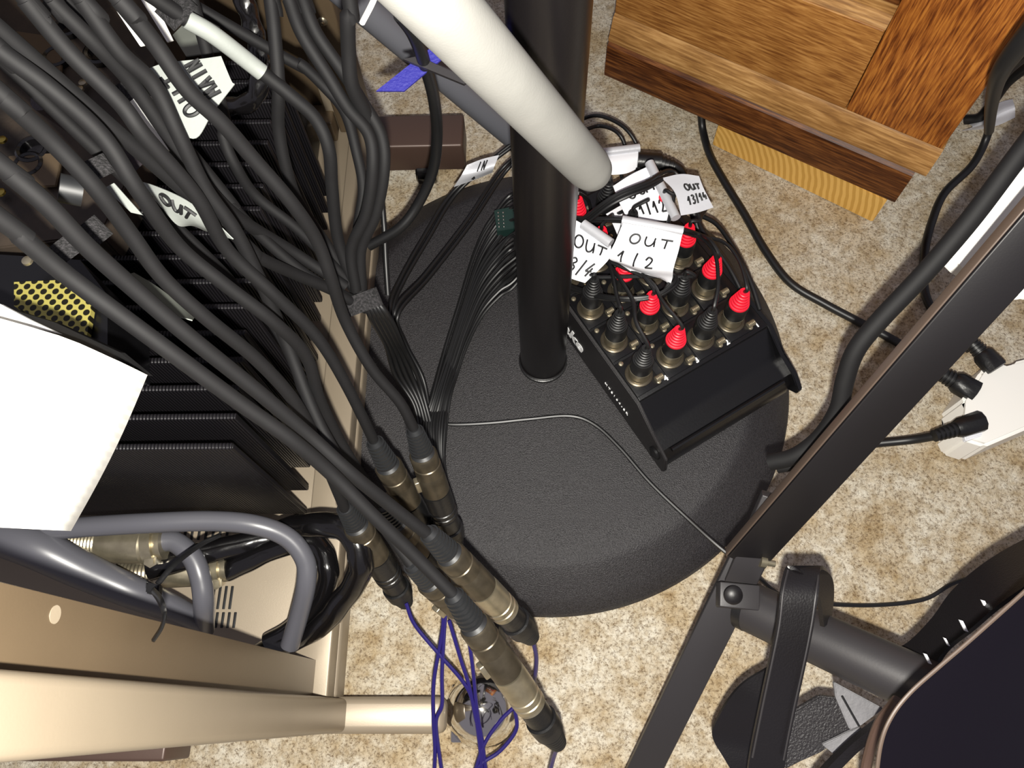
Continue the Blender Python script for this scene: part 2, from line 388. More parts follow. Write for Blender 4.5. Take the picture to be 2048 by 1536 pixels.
# ---------------------------------------------------------------- stage box with sockets
BZ = .105
r00 = P(1278, 747, BZ); eu = (P(1462, 640, BZ) - r00); eu.z = 0; pu = eu.length / 3; eu.normalize(); ev = V((-eu.y, eu.x, 0)); pv = .0368
def B(u, v, z): return V((r00.x, r00.y, 0)) + eu * u + ev * v + Z * z
q = P(1275, 806, .1) - V((r00.x, r00.y, 0)); fu, fv = q.dot(eu), q.dot(ev)
q = P(1530, 658, .1) - V((r00.x, r00.y, 0)); ru = q.dot(eu)
u0 = fu - .001; u1 = ru + .006; v0 = fv; v1 = 4 * pv + .030; bz = .0455
box_t = thing('stage_box', 'black metal stage box with rows of numbered sockets on the round base', 'stage box', B((u0 + u1) / 2, (v0 + v1) / 2, bz))
def bprof(name, ua, ub, pr, m, par=box_t, bev=0):
    bm = bmesh.new(); A = [bm.verts.new(B(ua, v, z)) for v, z in pr]; Bv = [bm.verts.new(B(ub, v, z)) for v, z in pr]; n = len(A)
    bm.faces.new(A); bm.faces.new(Bv[::-1])
    for i in range(n): bm.faces.new((A[i], Bv[i], Bv[(i + 1) % n], A[(i + 1) % n]))
    if bev: bmesh.ops.bevel(bm, geom=list(bm.edges), offset=bev, segments=2, affect='EDGES')
    return link(name, bm, m, par)
bprof('housing', u0 + .003, u1 - .003, [(v0 - .047, bz), (v0 - .048, bz + .006), (v0 - .046, .066), (v0 - .040, .0735), (v0 - .030, .076), (v0 - .024, .0765), (v0 - .020, .0795), (v0 - .001, .0985), (v1, .0985), (v1, bz)], 'box')
bprof('side_panel', u0, u0 + .003, [(v0 - .050, bz - .0005), (v0 - .052, bz + .008), (v0 - .048, .072), (v0 - .024, .085), (v0 - .001, .1005), (v1 + .002, .1005), (v1 + .002, bz)], 'boxside', bev=.0008)
bprof('side_panel', u1 - .003, u1 + .002, [(v0 - .040, bz + .004), (v0 - .056, bz + .018), (v0 - .056, .070), (v0 - .044, .080), (v0 - .024, .085), (v0 - .001, .1005), (v1 + .002, .1005), (v1 + .002, bz)], 'box', bev=.0008)
bm = bmesh.new(); add_box(bm, B(0, 0, 0), eu, ev, Z, (u0 + .003, v0, .0985), (u1 - .003, v1 - .002, BZ - .0035), .0008); link('top_plate', bm, 'box', box_t)
TP = BZ - .0035
bm = bmesh.new(); add_lathe(bm, B(u0 - .0005, v0 - .036, .064), -eu, [(0, .0065), (.002, .0065), (.003, .005), (.0035, .003), (.0045, .001)], 20); link('corner_screw', bm, 'blackplastic', box_t)
bm = bmesh.new(); add_sweep(bm, [B(u0 + .01, v0 - .043, .0735), B(u1 - .01, v0 - .043, .0735)], .0022, 8); link('front_bead', bm, 'box', box_t)
socks = []
sk = None
for row in range(5):
    for col in range(4):
        c0 = B(col * pu, row * pv, TP)
        if sk is None:
            bm = bmesh.new(); add_box(bm, c0, eu, ev, Z, (-.0125, -.0165, 0), (.0125, .0178, .0016), .0005)
            s = link('socket', bm, 'box', box_t); o1 = V(root_of(s).location)
            bm = bmesh.new(); add_lathe(bm, c0, Z, [(.0016, .0118), (.003, .0118), (.0038, .0105), (.0038, .0095), (.0028, .0093)], 28); r_ = link('socket_ring', bm, 'darknickel', s)
            bm = bmesh.new(); add_sweep(bm, [c0 + eu * .0085 - ev * .0118 + Z * .0035, c0 + eu * .0155 - ev * .0118 + Z * .0035], .0026, 12)
            for i in range(5): add_lathe(bm, c0 + eu * (.0092 + i * .0014) - ev * .0118 + Z * .0035, eu, [(0, .0029), (.0006, .0029)], 12)
            l_ = link('latch_tab', bm, 'nickel', s)
            bm = bmesh.new()
            for i in range(2): add_lathe(bm, c0 + (eu * .0105 - ev * .0140 if i else eu * -.0072 + ev * .0158) + Z * .0016, Z, [(0, .0023), (.0009, .0020), (.0013, .0009)], 12)
            w_ = link('screw', bm, 'nickel', s); sk = (s, r_, l_, w_, c0)
        else:
            s = sk[0].copy(); C.objects.link(s); s.location = c0 - sk[4]
            for k in (1, 2, 3): x = sk[k].copy(); C.objects.link(x); x.parent = s
for i, t in enumerate('1234'): print_text('row_number', t, B((3 - i) * pu + .0160, -.0165, TP + .0003), eu, ev, .0065, 'white', box_t, bold=.04)
sd = -ev
print_text('brand_lettering', 'snake', B(u0 - .0003, v0 + .020 + .1110, .0570), -ev, Z, .023, 'white', box_t, shear=.25, bold=.03)
print_text('model_lettering', 'M T S 1 6 4 - S R', B(u0 - .0003, .0216, .0605), -ev, Z, .0052, 'white', box_t)
# ---------------------------------------------------------------- xlr plugs in the box and their cords
def ribs(s0, s1, ra, rb, n):
    pr = []
    for i in range(n):
        t0 = i / n; t1 = (i + .55) / n; a = ra + (rb - ra) * t0
        pr += [(s0 + (s1 - s0) * t0, a), (s0 + (s1 - s0) * t1, a * .985), (s0 + (s1 - s0) * (t1 + .02), a * .84), (s0 + (s1 - s0) * ((i + .97) / n), a * .82)]
    return pr + [(s1, rb)]
def path_behind(z=.1): pass
LEFT = []
def bundle_left(k, n):
    f = k / (n - 1.0); j = random.uniform(-1, 1)
    y0 = 388 + 178 * f
    def pp(x0, y0_, x1, y1, z): return P(x0 + (x1 - x0) * f + 3 * j, y0_ + (y1 - y0_) * f, z)
    pts = [P(1034, y0, .075 + .006 * j), pp(985, 436, 1002, 592, .064), pp(952, 500, 966, 632, .058), pp(918, 610, 936, 690, .055),
           pp(890, 700, 916, 748, .053), P(862 + 38 * f, 795, .052 + .004 * (k % 2)), P(846 + 46 * f, 855, .051 + .005 * ((k + 1) % 2)), P(862 + 26 * f, 918, .052), P(880 + 16 * f, 985, .05), P(890 + 10 * f, 1040, .046)]
    return pts
HUBA = [P(1395, 470, .150), P(1368, 462, .162), P(1300, 449, .168), P(1244, 440, .166), P(1160, 438, .150), P(1090, 425, .118)]
HUBB = [P(1348, 350, .165), P(1290, 372, .180), P(1222, 402, .175), P(1160, 448, .150), P(1095, 490, .120)]
HUBC = [P(1347, 552, .150), P(1315, 588, .150), P(1235, 596, .145), P(1160, 580, .125), P(1100, 545, .105)]
route = {(0, 0): ([P(1272, 640, .17), P(1262, 590, .165)], 'L'), (1, 0): ([P(1328, 600, .165), P(1292, 560, .155)], 'L'),
         (2, 0): ([P(1440, 560, .165), P(1424, 500, .16)], 'A'), (3, 0): ([P(1482, 520, .16), P(1446, 482, .155)], 'A'),
         (0, 1): ([P(1238, 600, .16)], 'L'), (1, 1): ([P(1290, 545, .15)], 'C'), (2, 1): ([P(1385, 555, .155)], 'C'), (3, 1): ([P(1420, 485, .16)], 'A'),
         (0, 2): ([P(1190, 560, .15)], 'C'), (1, 2): ([P(1225, 500, .15)], 'L'), (2, 2): ([P(1330, 480, .15)], 'B'), (3, 2): ([P(1395, 430, .16)], 'B'),
         (0, 3): ([P(1160, 480, .15)], 'D'), (1, 3): ([P(1225, 430, .15)], 'D'), (2, 3): ([P(1290, 400, .16)], 'D'), (3, 3): ([P(1350, 385, .16)], 'B'), (1, 4): ([P(1180, 400, .13)], 'D'), (2, 4): ([P(1220, 390, .12)], 'D')}
RED = {(c_, r_) for c_ in (1, 3) for r_ in range(5)}
names = {(0, 0): 'black-booted plug nearest the front left corner of the stage box', (1, 0): 'red-booted plug, second from left in the front row',
         (2, 0): 'black-booted plug, third from left in the front row', (3, 0): 'red-booted plug at the front right corner of the stage box',
         (0, 1): 'black-booted plug second from the front at the left edge', (1, 1): 'red-booted plug, second from left in the second row',
         (2, 1): 'black-booted plug, third from left in the second row', (3, 1): 'red-booted plug second from the front at the right edge'}
k = 0
for row, col in [(r_, c_) for r_ in range(4) for c_ in range(4)] + [(4, 1), (4, 2)]:
    if 1:
        red = (col, row) in RED; c0 = B(col * pu, row * pv, TP)
        lab = 'cord with ' + names[(col, row)] if (col, row) in names else 'thin plugged cord half hidden under tape flags at the rear of the stage box'
        t = thing('xlr_cable', lab, 'cable', c0 + Z * .003, 'thin cords plugged into the stage box')
        lathe('plug_shell', c0, Z, [(.0022, .0088), (.012, .0088), (.0135, .0094), (.016, .0094)], 'nickel', t)
        lathe('plug_body', c0, Z, [(.016, .0090), (.017, .0094), (.030, .0090), (.032, .0084)], 'darkboot', t)
        b_ = lathe('boot', c0, Z, ribs(.0321, .052, .0084 if red else .0076, .0036, 6), 'redboot' if red else 'darkboot', t)
        if red: b_['label'] = 'red ribbed rubber boot'
        w1, hub = route[(col, row)]; tip = c0 + Z * .051
        j = lambda s=.004: V((random.uniform(-s, s), random.uniform(-s, s), random.uniform(-s, s)))
        tail = bundle_left(k, 18)
        hp = {'A': HUBA, 'B': HUBB, 'C': HUBC, 'D': [P(1180, 450, .10), P(1110, 455, .09)], 'L': [P(1215, 520, .145), P(1165, 490, .125), P(1100, 470, .105)]}[hub]
        jj = j(.0025)
        pts = [tip, tip + Z * .008] + [p + j(.002) for p in w1] + [p + jj for p in hp] + tail
        tube('cord', pts, .00165, 'cord', t, 8, 7); k += 1
for i, dx in enumerate((0, 10)):
    pts = [P(1160, 240 + 22 * i, .06 + .01 * i), P(1200, 232 + 20 * i, .07), P(1250 - 14 * i, 256 + 10 * i, .08), P(1277 - 26 * i, 300, .07), P(1272 - 30 * i, 345, .06), P(1262, 395, .06)]
    o = tube('looped_cable', [P(1100, 270, .05)] + pts, .0020, 'cord'); tag(o, ['wider outer', 'tighter inner'][i] + ' loop of black cord arching over the carpet behind the stage box', 'cable', 'cord loops behind the stage box')
# network style plug behind
t = thing('power_lead', 'black lead with ribbed plug arching behind the silver tape flags', 'cable', P(1300, 325, .06))
tube('plug', [P(1275, 322, .1), P(1322, 325, .1)], .0085, 'blackplastic', t, 14)
lathe('boot', P(1318, 325, .1), P(1345, 332, .1) - P(1318, 325, .1), ribs(0, .016, .0075, .005, 4), 'darkboot', t)
tube('cord', [P(1320, 325, .1), P(1350, 332, .1), P(1366, 350, .09), P(1380, 400, .075), P(1400, 470, .06)], .0042, 'cord', t)
for i, (a, b, c, d, e) in enumerate([((1392, 355), (1412, 410), (1400, 450), (1455, 530), (1487, 590)), ((1400, 430), (1435, 450), (1470, 500), (1500, 560), (1520, 620))]):
    o = tube('side_cable', [P(*a, .10), P(*b, .105), P(*c, .112), P(*d, .112), P(*e, .108)], .0022, 'cord')
    tag(o, ['black cord hugging the right edge of the stage box sockets', 'black cord trailing down the outer right margin of the stage box'][i], 'cable')
# ---------------------------------------------------------------- tape flags
def flag(label, rows, lines, m='paper', r=.00075, swap=None, roll=None, cat='label'):
    sh = Sheet(rows); c = sh.at(.5, .5)
    t = thing('tape_flag', label, cat, c, 'handwritten tape flags')
    f = sh.mesh('tape', m, t)
    if lines: handwrite('handwriting', sh, lines, f, r, swap=swap)
    if roll: tube('wrap', roll, .0042, 'silvertape', t, 14)
    return t
def rp(z, *a): return [P(x, y, z + (dz[0] if dz else 0)) for x, y, *dz in a]
flag('white tape flag reading OUT 1/2 hanging over the stage box plugs', [rp(.176, (1246, 446, .006), (1305, 456, .008), (1364, 470, .006)), rp(.176, (1232, 480), (1292, 490), (1357, 502)), rp(.172, (1218, 515), (1280, 530), (1347, 537)), rp(.158, (1240, 528), (1292, 547), (1345, 556)), rp(.150, (1275, 552), (1315, 552), (1340, 570))],
     [('OUT', .20, .26, .19, .135, .25), ('1/2', .12, .52, .14, .15, .22, .01)], roll=[P(1244, 441, .178), P(1366, 463, .178)])
flag('white tape flag reading OUT 3/4 beside the black pole', [rp(.165, (1120, 425), (1172, 452), (1222, 492)), rp(.163, (1105, 470), (1160, 500), (1218, 518)), rp(.155, (1092, 520), (1135, 553), (1170, 566))],
     [('OUT', .36, .48, .17, .24, .20), ('3/4', .42, .90, .14, .24, .18)], roll=[P(1166, 448, .168), P(1222, 487, .168)])
flag('large white tape flag with half hidden OUT 11/12 under crossing cords', [rp(.150, (1226, 372), (1262, 349), (1302, 330)), rp(.150, (1240, 408), (1280, 392), (1326, 380)), rp(.148, (1256, 440), (1302, 442), (1350, 440))],
     [('OUT', .24, .50, .2, .22, .25, -.02), ('11/12', .2, .86, .12, .2, .15)], r=.0008, roll=[P(1299, 326, .154), P(1352, 436, .154)])
flag('small grey tape flag reading OUT 13/14 at the far right', [rp(.175, (1324, 356), (1362, 348), (1398, 352)), rp(.172, (1350, 385), (1380, 380), (1408, 378)), rp(.165, (1362, 431), (1395, 425), (1427, 415))],
     [('OUT', .36, .50, .16, .17, .19), ('13/14', .30, .82, .12, .18, .135, -.012)], m='silvertape', r=.00075)
flag('blank silver tape flag wrapped round the looped cords behind the stage box', [rp(.10, (1196, 302), (1240, 296), (1279, 292)), rp(.102, (1204, 326), (1242, 318), (1280, 312)), rp(.095, (1215, 350), (1252, 347), (1282, 333))], [], m='paper', roll=[P(1190, 307, .102), P(1279, 296, .102)])
flag('small blank white tape flag mostly hidden below the big white flag', [rp(.13, (1212, 428), (1246, 408)), rp(.13, (1224, 445), (1256, 440)), rp(.128, (1235, 470), (1262, 470))], [], m='paper')
flag('crumpled grey tape flag reading IN behind the pole foot', [rp(.12, (934, 330), (965, 318), (998, 310)), rp(.115, (922, 352), (955, 345), (988, 335)), rp(.105, (908, 374), (948, 360), (985, 345))],
     [('IN', .42, .45, .12, .35, .16), ('4', .40, .9, .1, .2, .2)], m='silvertape', r=.0006)
# ---------------------------------------------------------------- equipment rack (left)
rk = thing('equipment_rack', 'brown painted steel rack frame with cross feet, left side of the picture', 'rack', (-.165, .28, 0))
def rb(name, lo, hi, m, bev=.0015, par=rk): return box(name, lo, hi, m, par, bev)
rb('side_rail', (-.1845, .012, .058), (-.157, .56, .080), 'champagne')
rb('rail_flange', (-.1700, .012, .030), (-.1555, .56, .0575), 'champagne', .003)
rb('floor_plate', (-.62, .012, .066), (-.1846, .56, .072), 'champagne', .0005)
bm = bmesh.new(); add_box(bm, (0, 0, 0), X, Y, Z, (-.1705, .0125, .06), (-.1680, .0385, 1.1), .0004)
hs = link('hole_strip', bm, 'brown', rk)
hz = P(110, 1229, 0); d = ray(110, 1229); tt = (-.168 - 0) / d.x; hp = CAM + d * tt
lathe('hole', hp + X * -.0005, X, [(0, .0032), (.0007, .0032)], 'champagne', hs, 20)['label'] = 'round punched hole showing light paint'
hs['label'] = 'brown strip with one round hole'
rb('corner_post', (-.178, -.0125, .045), (-.149, .0120, 1.1), 'champagne', .004)
rb('cross_foot', (-.60, -.0135, .022), (-.072, .0135, .0478), 'champagne', .006)
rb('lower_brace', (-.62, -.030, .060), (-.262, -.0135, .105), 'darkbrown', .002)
# caster at the front foot
cc = P(965, 1418, 0)
bm = bmesh.new(); add_lathe(bm, (cc.x, cc.y, .001), Z, [(0, .0300), (.004, .0305), (.012, .0285), (.020, .0250), (.0275, .0190), (.032, .011), (.0335, .0001)], 32)
link('chrome_cap', bm, 'chrome', rk)
bm = bmesh.new(); add_box(bm, (cc.x, cc.y, 0), X, Y, Z, (-.026, -.026, .001), (.012, .020, .006), .0025); link('foot_plate', bm, 'chrome', rk)
# rear foot, post and panel
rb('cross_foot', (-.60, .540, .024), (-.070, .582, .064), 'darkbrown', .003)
ca = P(890, 335, 0)
lathe('chrome_cap', (ca.x - .006, ca.y + .004, .002), Z, [(0, .016), (.012, .017), (.02, .012), (.024, .0001)], 'chrome', rk, 24)
lathe('caster_wheel', P(845, 338, .016) - X * .006, X, [(0, .014), (.002, .016), (.020, .016), (.022, .014)], 'gloss', rk, 24)
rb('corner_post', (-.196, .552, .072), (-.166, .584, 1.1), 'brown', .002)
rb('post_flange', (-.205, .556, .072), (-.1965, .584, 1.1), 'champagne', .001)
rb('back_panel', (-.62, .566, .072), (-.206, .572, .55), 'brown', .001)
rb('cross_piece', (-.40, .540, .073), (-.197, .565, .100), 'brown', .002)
sp = P(645, 42, .30); d = ray(645, 42); tt = (.552) / d.y; sp = CAM + d * tt
lathe('screw', sp, -Y, [(0, .0045), (.001, .0045), (.0025, .003), (.003, .0018), (.0045, .0015)], 'nickel', rk, 16)
# slots in the floor plate
for cx, cy, n, dx, ln in ((441, 1195, 4, 12, .018), (448, 1240, 4, 12, .012), (385, 1068, 7, 14, .010)):
    bm = bmesh.new()
    for i in range(n):
        a = P(cx - 15 + dx * i, cy, .0722); add_box(bm, a, X, Y, Z, (-.0011, -ln / 2, -.001), (.0011, ln / 2, .0004), .0004)
    o = link('vent_slots', bm, 'ink', rk)
# ---------------------------------------------------------------- amplifier with black ribbed fins
am = thing('power_amplifier', 'black power amplifier with tall ribbed cooling fins standing in the rack', 'amplifier', (-.33, .34, .0725))
fz0, fz1 = .120, .278
bm = bmesh.new(); add_box(bm, (0, 0, 0), X, Y, Z, (-.60, .170, .0725), (-.215, .54, .1195), .003); link('chassis', bm, 'box', am)
for i in range(17):
    y = .1445 + i * .01845 ; x1 = -.1745 - .0012 * i * .5
    bm = bmesh.new(); add_box(bm, (0, 0, 0), X, Y, Z, (-.58, y - .0030, fz0), (x1, y + .0012, fz1), .0012)
    for q in range(0): pass
    f = link('cooling_fin', bm, 'fin', am)
bm = bmesh.new(); add_box(bm, (0, 0, 0), X, Y, Z, (-.60, .148, .150), (-.40, .47, .30), .002); link('fin_root', bm, 'box', am)
# grille
g = prism('speaker_grille', [P(28, 564, .335), P(118, 560, .335), P(184, 606, .335), P(172, 682, .335), P(28, 612, .335)], (0, 0, -.004), 'grille', None)
tag(g, 'small perforated brass-coloured vent grille beside the bright white ribbed panel', 'grille')
fr = prism('grille_surround', [P(-60, 505, .33), P(160, 520, .33), P(215, 590, .33), P(215, 700, .33), P(-60, 650, .33)], (0, 0, -.05), 'box', None)
tag(fr, 'dark metal housing surrounding the perforated brass grille', 'housing')
# gear at upper left
gt = thing('patch_panel', 'worn brown-black connector panel under the fan of cables, upper left', 'connector panel', P(120, 300, .27))
prism('face', [P(-120, -60, .30), P(380, -60, .30), P(310, 120, .30), P(270, 330, .30), P(200, 470, .30), P(-120, 510, .30)], (0, 0, -.03), 'gear', gt, .001)
prism('cover_plate', [P(30, 65, .302), P(130, 80, .302), P(125, 160, .302), P(60, 150, .302)], (0, 0, .002), 'brown', gt, .0005)
prism('cover_plate', [P(20, 315, .302), P(130, 308, .302), P(115, 375, .302), P(30, 380, .302)], (0, 0, .002), 'brown', gt, .0005)
for x, y in ((167, 167), (6, 281), (56, 523), (3, 386), (160, 180)):
    lathe('screw_head', P(x, y, .34 if y > 500 else .304), Z, [(0, .003), (.0015, .0028), (.0022, .0012)], 'gold' if x < 20 else 'nickel', gt, 14)
for x, y, r in ((118, 120, .010), (70, 305, .011), (62, 335, .010), (205, 110, .012), (140, 60, .010)):
    lathe('round_socket', P(x, y, .3003), Z, [(0, r), (.004, r), (.005, r * .85), (.004, r * .7), (.001, r * .68)], 'gloss', gt, 24)
o = tube('jack_plug', [P(90, 190, .40), P(170, 250, .375), P(232, 300, .36), P(276, 338, .35)], .0092, 'purple', None, 16); tag(o, 'fat aubergine-black jack plug sleeve under the left cables', 'plug')
o = prism('tape_patch', [P(395, 20, .30), P(430, 28, .30), P(455, 100, .30), P(372, 112, .30), P(345, 70, .30)], (0, 0, -.001), 'grey'); tag(o, 'greenish grey tape patch behind the white wrapped cable', 'tape')
# ---------------------------------------------------------------- thick cables fanning from the upper left
BIG = [
 ('lowest thick black cable of the fan, running to the longest hanging connector', [(-40, 408, .262), (40, 472, .275), (130, 548, .29), (240, 630, .305), (342, 705, .32), (478, 805, .345), (581, 878, .365), (660, 945, .385), (745, 1030, .40), (830, 1112, .415), (905, 1188, .425)], .0036),
 ('second thick black cable from the bottom of the fan', [(-40, 300, .255), (20, 347, .264), (95, 411, .275), (175, 494, .29), (273, 582, .31), (376, 671, .33), (513, 781, .36), (615, 868, .385), (700, 945, .40), (780, 1010, .42), (852, 1066, .437)], .0036),
 ('third thick black cable from the bottom of the fan', [(-40, 152, .26), (10, 198, .267), (102, 282, .285), (191, 376, .302), (262, 470, .322), (325, 555, .34), (410, 634, .36), (513, 719, .39), (590, 805, .42), (640, 900, .455), (690, 1018, .50)], .0035),
 ('thick black cable crossing in front of the curled lower tape flag', [(-40, 62, .27), (0, 102, .275), (102, 178, .285), (205, 273, .30), (273, 376, .315), (355, 490, .345), (444, 565, .365), (547, 644, .39), (612, 712, .42), (640, 800, .45), (690, 900, .485), (762, 1010, .52)], .0034),
 ('thick black cable passing over the patch panel toward the second nickel plug', [(20, -40, .27), (51, 0, .275), (137, 103, .29), (239, 205, .305), (290, 273, .315), (393, 393, .345), (455, 500, .375), (547, 588, .40), (632, 672, .43), (690, 765, .46), (748, 882, .50)], .0034),
 ('black cable ducking behind its neighbours beside the patch panel', [(75, -40, .30), (102, 0, .305), (188, 85, .32), (262, 165, .34), (330, 262, .36), (385, 340, .38), (470, 430, .42), (580, 500, .46), (690, 572, .485)], .0034),
 ('thick black cable crossing the MAIN OUT tape flag to the upper nickel plug', [(205, -40, .275), (239, 0, .28), (308, 85, .295), (376, 181, .31), (444, 246, .325), (513, 325, .345), (581, 403, .365), (632, 478, .39), (660, 550, .41), (690, 640, .44), (742, 735, .465), (800, 805, .485), (828, 858, .50)], .0034),
 ('thick black cable along the left edge of the MAIN OUT tape flag', [(130, -40, .285), (164, 0, .29), (239, 103, .305), (308, 171, .32), (359, 273, .335), (410, 376, .355), (470, 461, .375), (520, 560, .40), (575, 690, .43), (640, 850, .445), (730, 1000, .455), (822, 1128, .46)], .0034),
 ('black cable with a pale wrapped end, bowing out against the rack rail', [(372, 38, .36), (430, 72, .37), (515, 138, .39), (581, 191, .40), (632, 239, .41), (658, 300, .42), (664, 376, .44), (676, 478, .47), (706, 560, .49), (740, 610, .50)], .0036),
 ('black cable hanging straight down left of the bowing one', [(536, -40, .38), (541, 0, .385), (549, 68, .39), (557, 171, .40), (557, 256, .42), (574, 342, .44), (600, 410, .46), (660, 500, .48), (712, 585, .50)], .0034),
 ('left one of the twin cables swinging over the rack rail', [(562, -40, .38), (578, 0, .385), (604, 68, .39), (655, 150, .40), (695, 215, .41), (738, 270, .42), (745, 340, .43), (732, 427, .45), (702, 500, .47), (712, 580, .49)], .0034),
 ('right one of the twin cables swinging over the rack rail', [(595, -40, .39), (606, 0, .39), (632, 65, .395), (682, 138, .405), (722, 200, .415), (762, 270, .425), (768, 340, .435), (752, 427, .455), (722, 500, .475), (724, 580, .495)], .0034),
 ('short straight black cable at the top beside the grey tube', [(692, -40, .36), (695, 30, .37), (697, 100, .385), (704, 170, .40), (735, 235, .42), (760, 300, .44), (764, 350, .46)], .0038),
 ('dark cable under the fan crossing the fin tops', [(440, 200, .40), (446, 270, .41), (470, 330, .42), (513, 393, .44), (598, 461, .46), (680, 545, .485), (728, 600, .50)], .0030),
 ('dark cable low over the fins heading into the hook-and-loop tie', [(430, 365, .41), (462, 410, .42), (520, 470, .44), (600, 540, .46), (680, 590, .48), (732, 618, .50)], .0032),
 ('dark cable running flat over the fins to the tie from the left', [(470, 470, .40), (515, 512, .42), (590, 548, .45), (660, 578, .475), (730, 612, .50)], .0034),
 ('glossy dark cable looping behind the twin cables', [(560, 110, .45), (600, 128, .455), (650, 175, .46), (690, 225, .465), (712, 300, .47), (726, 380, .48), (715, 470, .49), (722, 590, .50)], .0032),
 ('dark cable beneath the third and fourth cables of the fan', [(400, 500, .42), (470, 575, .44), (540, 640, .455), (585, 720, .46), (620, 820, .47), (668, 900, .49), (700, 990, .50)], .0032),
]
for lab, pts, r in BIG:
    t = thing('microphone_cable', lab, 'cable', D(*pts[-1]), 'thick cables fanning across the left')
    w_ = [D(*p) for p in pts]; w_ = [w_[0] + (w_[0] - w_[1]).normalized() * .14 + V((-.02, 0, .05))] + w_
    tube('cord', w_, r, 'cable', t, 14, 8)
    if 'pale wrapped' in lab:
        q = cr([D(*p) for p in pts], 8); tube('wrap', q[:18], .0043, 'greytape', t, 16, smoothpath=False)['label'] = 'pale grey tape wrapped round the cable'
for lab, pts, r, m in [
    ('glossy plastic sleeved cable at the top left of the rail', [(470, -40, .44), (495, 20, .45), (512, 80, .46), (522, 140, .47), (505, 200, .48), (455, 215, .49)], .0058, 'gloss'),
    ('thin black cable dropping past the blue strap to the rack rail', [(800, 30, .42), (828, 70, .44), (850, 130, .47), (868, 200, .50), (874, 270, .54), (866, 340, .57), (838, 405, .59), (800, 455, .60), (738, 492, .61)], .0040, 'cord'),
    ('slim black cable running down beside the rail to the cord knot', [(762, 380, .60), (768, 450, .61), (772, 530, .615), (776, 590, .62)], .0022, 'cord')]:
    o = tube('cable', [D(*p) for p in pts], r, m, None, 14, 8, lump=(lambda i, k: 1 + .10 * math.sin(i * .9 + k * .7)) if m == 'gloss' else None); tag(o, lab, 'cable')
# thin pairs from the IN flag down to the knot
for i, (a, b, c, e) in enumerate([((905, 385), (850, 470), (800, 560), (780, 620)), ((912, 388), (858, 476), (806, 566), (786, 626)), ((998, 345), (935, 440), (850, 550), (790, 622)), ((1006, 350), (943, 446), (858, 556), (796, 630))]):
    o = tube('thin_cable', ([P(1046, 270 + 8 * i, .10), P(985, 318 + 5 * i, .09)] if i < 2 else [P(1050, 285 + 6 * i, .09)]) + [P(*a, .07), P(*b, .075), P(*c, .09), P(*e, .12), P(800 + 4 * i, 690, .085), P(832 + 5 * i, 760, .06), P(848 + 5 * i, 850, .052), P(868 + 5 * i, 950, .05)], .0019, 'cord')
    tag(o, 'thin black cord running from behind the pole past the cord knot', 'cable', 'paired thin cords left of the pole')
for i in range(5):
    o = tube('thin_cable', [D(728 + 6 * i, 600, .50), D(745 + 9 * i, 640, .52), P(772 + 8 * i, 690, .13), P(790 + 11 * i, 750, .08), P(828 + 6 * i, 810, .06), P(842 + 7 * i, 880, .052), P(868 + 5 * i, 960, .05)], .0021, 'cord')
    tag(o, 'dark cord dropping from the hook-and-loop tie onto the round base', 'cable', 'dark cords below the tie')
# hook-and-loop ties
def tie(name, label, c, dep, ax, r, wdt, m='velcro', flatz=.6):
    a = D(c[0], c[1], dep); b = D(c[0] + ax[0], c[1] + ax[1], dep); d = (b - a).normalized()
    fw = (CAM - a).normalized(); sdv = d.cross(fw)
    bm = bmesh.new(); n = 36; rg = []
    for k in range(n):
        an = 2 * PI * k / n; o_ = sdv * math.cos(an) * r + fw * math.sin(an) * r * flatz; i_ = o_ * .88
        rg.append([bm.verts.new(a + o_ + d * wdt / 2), bm.verts.new(a + o_ - d * wdt / 2), bm.verts.new(a + i_ - d * wdt / 2), bm.verts.new(a + i_ + d * wdt / 2)])
    for k in range(n):
        p, q = rg[k], rg[(k + 1) % n]
        for s in range(4): bm.faces.new((p[s], q[s], q[(s + 1) % 4], p[(s + 1) % 4]))
    return tag(link(name, bm, m), label, 'cable tie')
tie('cable_tie', 'fuzzy black hook-and-loop tie gathering the cables over the rack rail', (726, 604), .492, (12, 30), .0115, .012)
tie('cable_tie', 'fuzzy black tie round the white wrapped cable at the upper edge', (352, 18), .36, (25, 25), .0095, .013)
tie('cable_tie', 'fuzzy black tie above the white sleeve left of the MAIN OUT flag', (262, 178), .37, (20, 30), .0075, .010)
tie('cable_tie', 'fuzzy black tie on the second cable of the fan', (196, 335), .345, (20, 30), .0060, .010)
tie('cable_tie', 'fuzzy black tie left of the curled lower flag', (180, 470), .345, (26, 26), .0085, .012)
tie('cable_tie', 'fuzzy black tie between the two lowest cables', (128, 500), .34, (26, 26), .0075, .010)
for lab, pts, r, m in [('white wrapped cable sleeve between the two upper left cables', [(275, 195, .37), (312, 240, .375), (352, 292, .38)], .0055, 'whitetape'),
                       ('grey wrapped plug end beside the second fan cable', [(118, 375, .345), (165, 385, .35)], .0065, 'boot')]:
    o = tube('sleeve', [D(*p) for p in pts], r, m, None, 16); tag(o, lab, 'cable sleeve')
def strip(name, lab, cat, poly, dep, m, th=.001):
    o = prism(name, [D(x, y, dep) for x, y in poly], (R @ V((0, 0, -1))) * th, m); return tag(o, lab, cat)
strip('paper_strip', 'beige paper strip showing between two upper left cables', 'paper strip', [(205, -20), (238, -20), (298, 88), (280, 92)], .40, 'whitetape')
strip('paper_strip', 'bright white paper strip at the top edge left of the grey tape patch', 'paper strip', [(270, -20), (298, -20), (346, 80), (334, 84)], .40, 'whiteplastic')
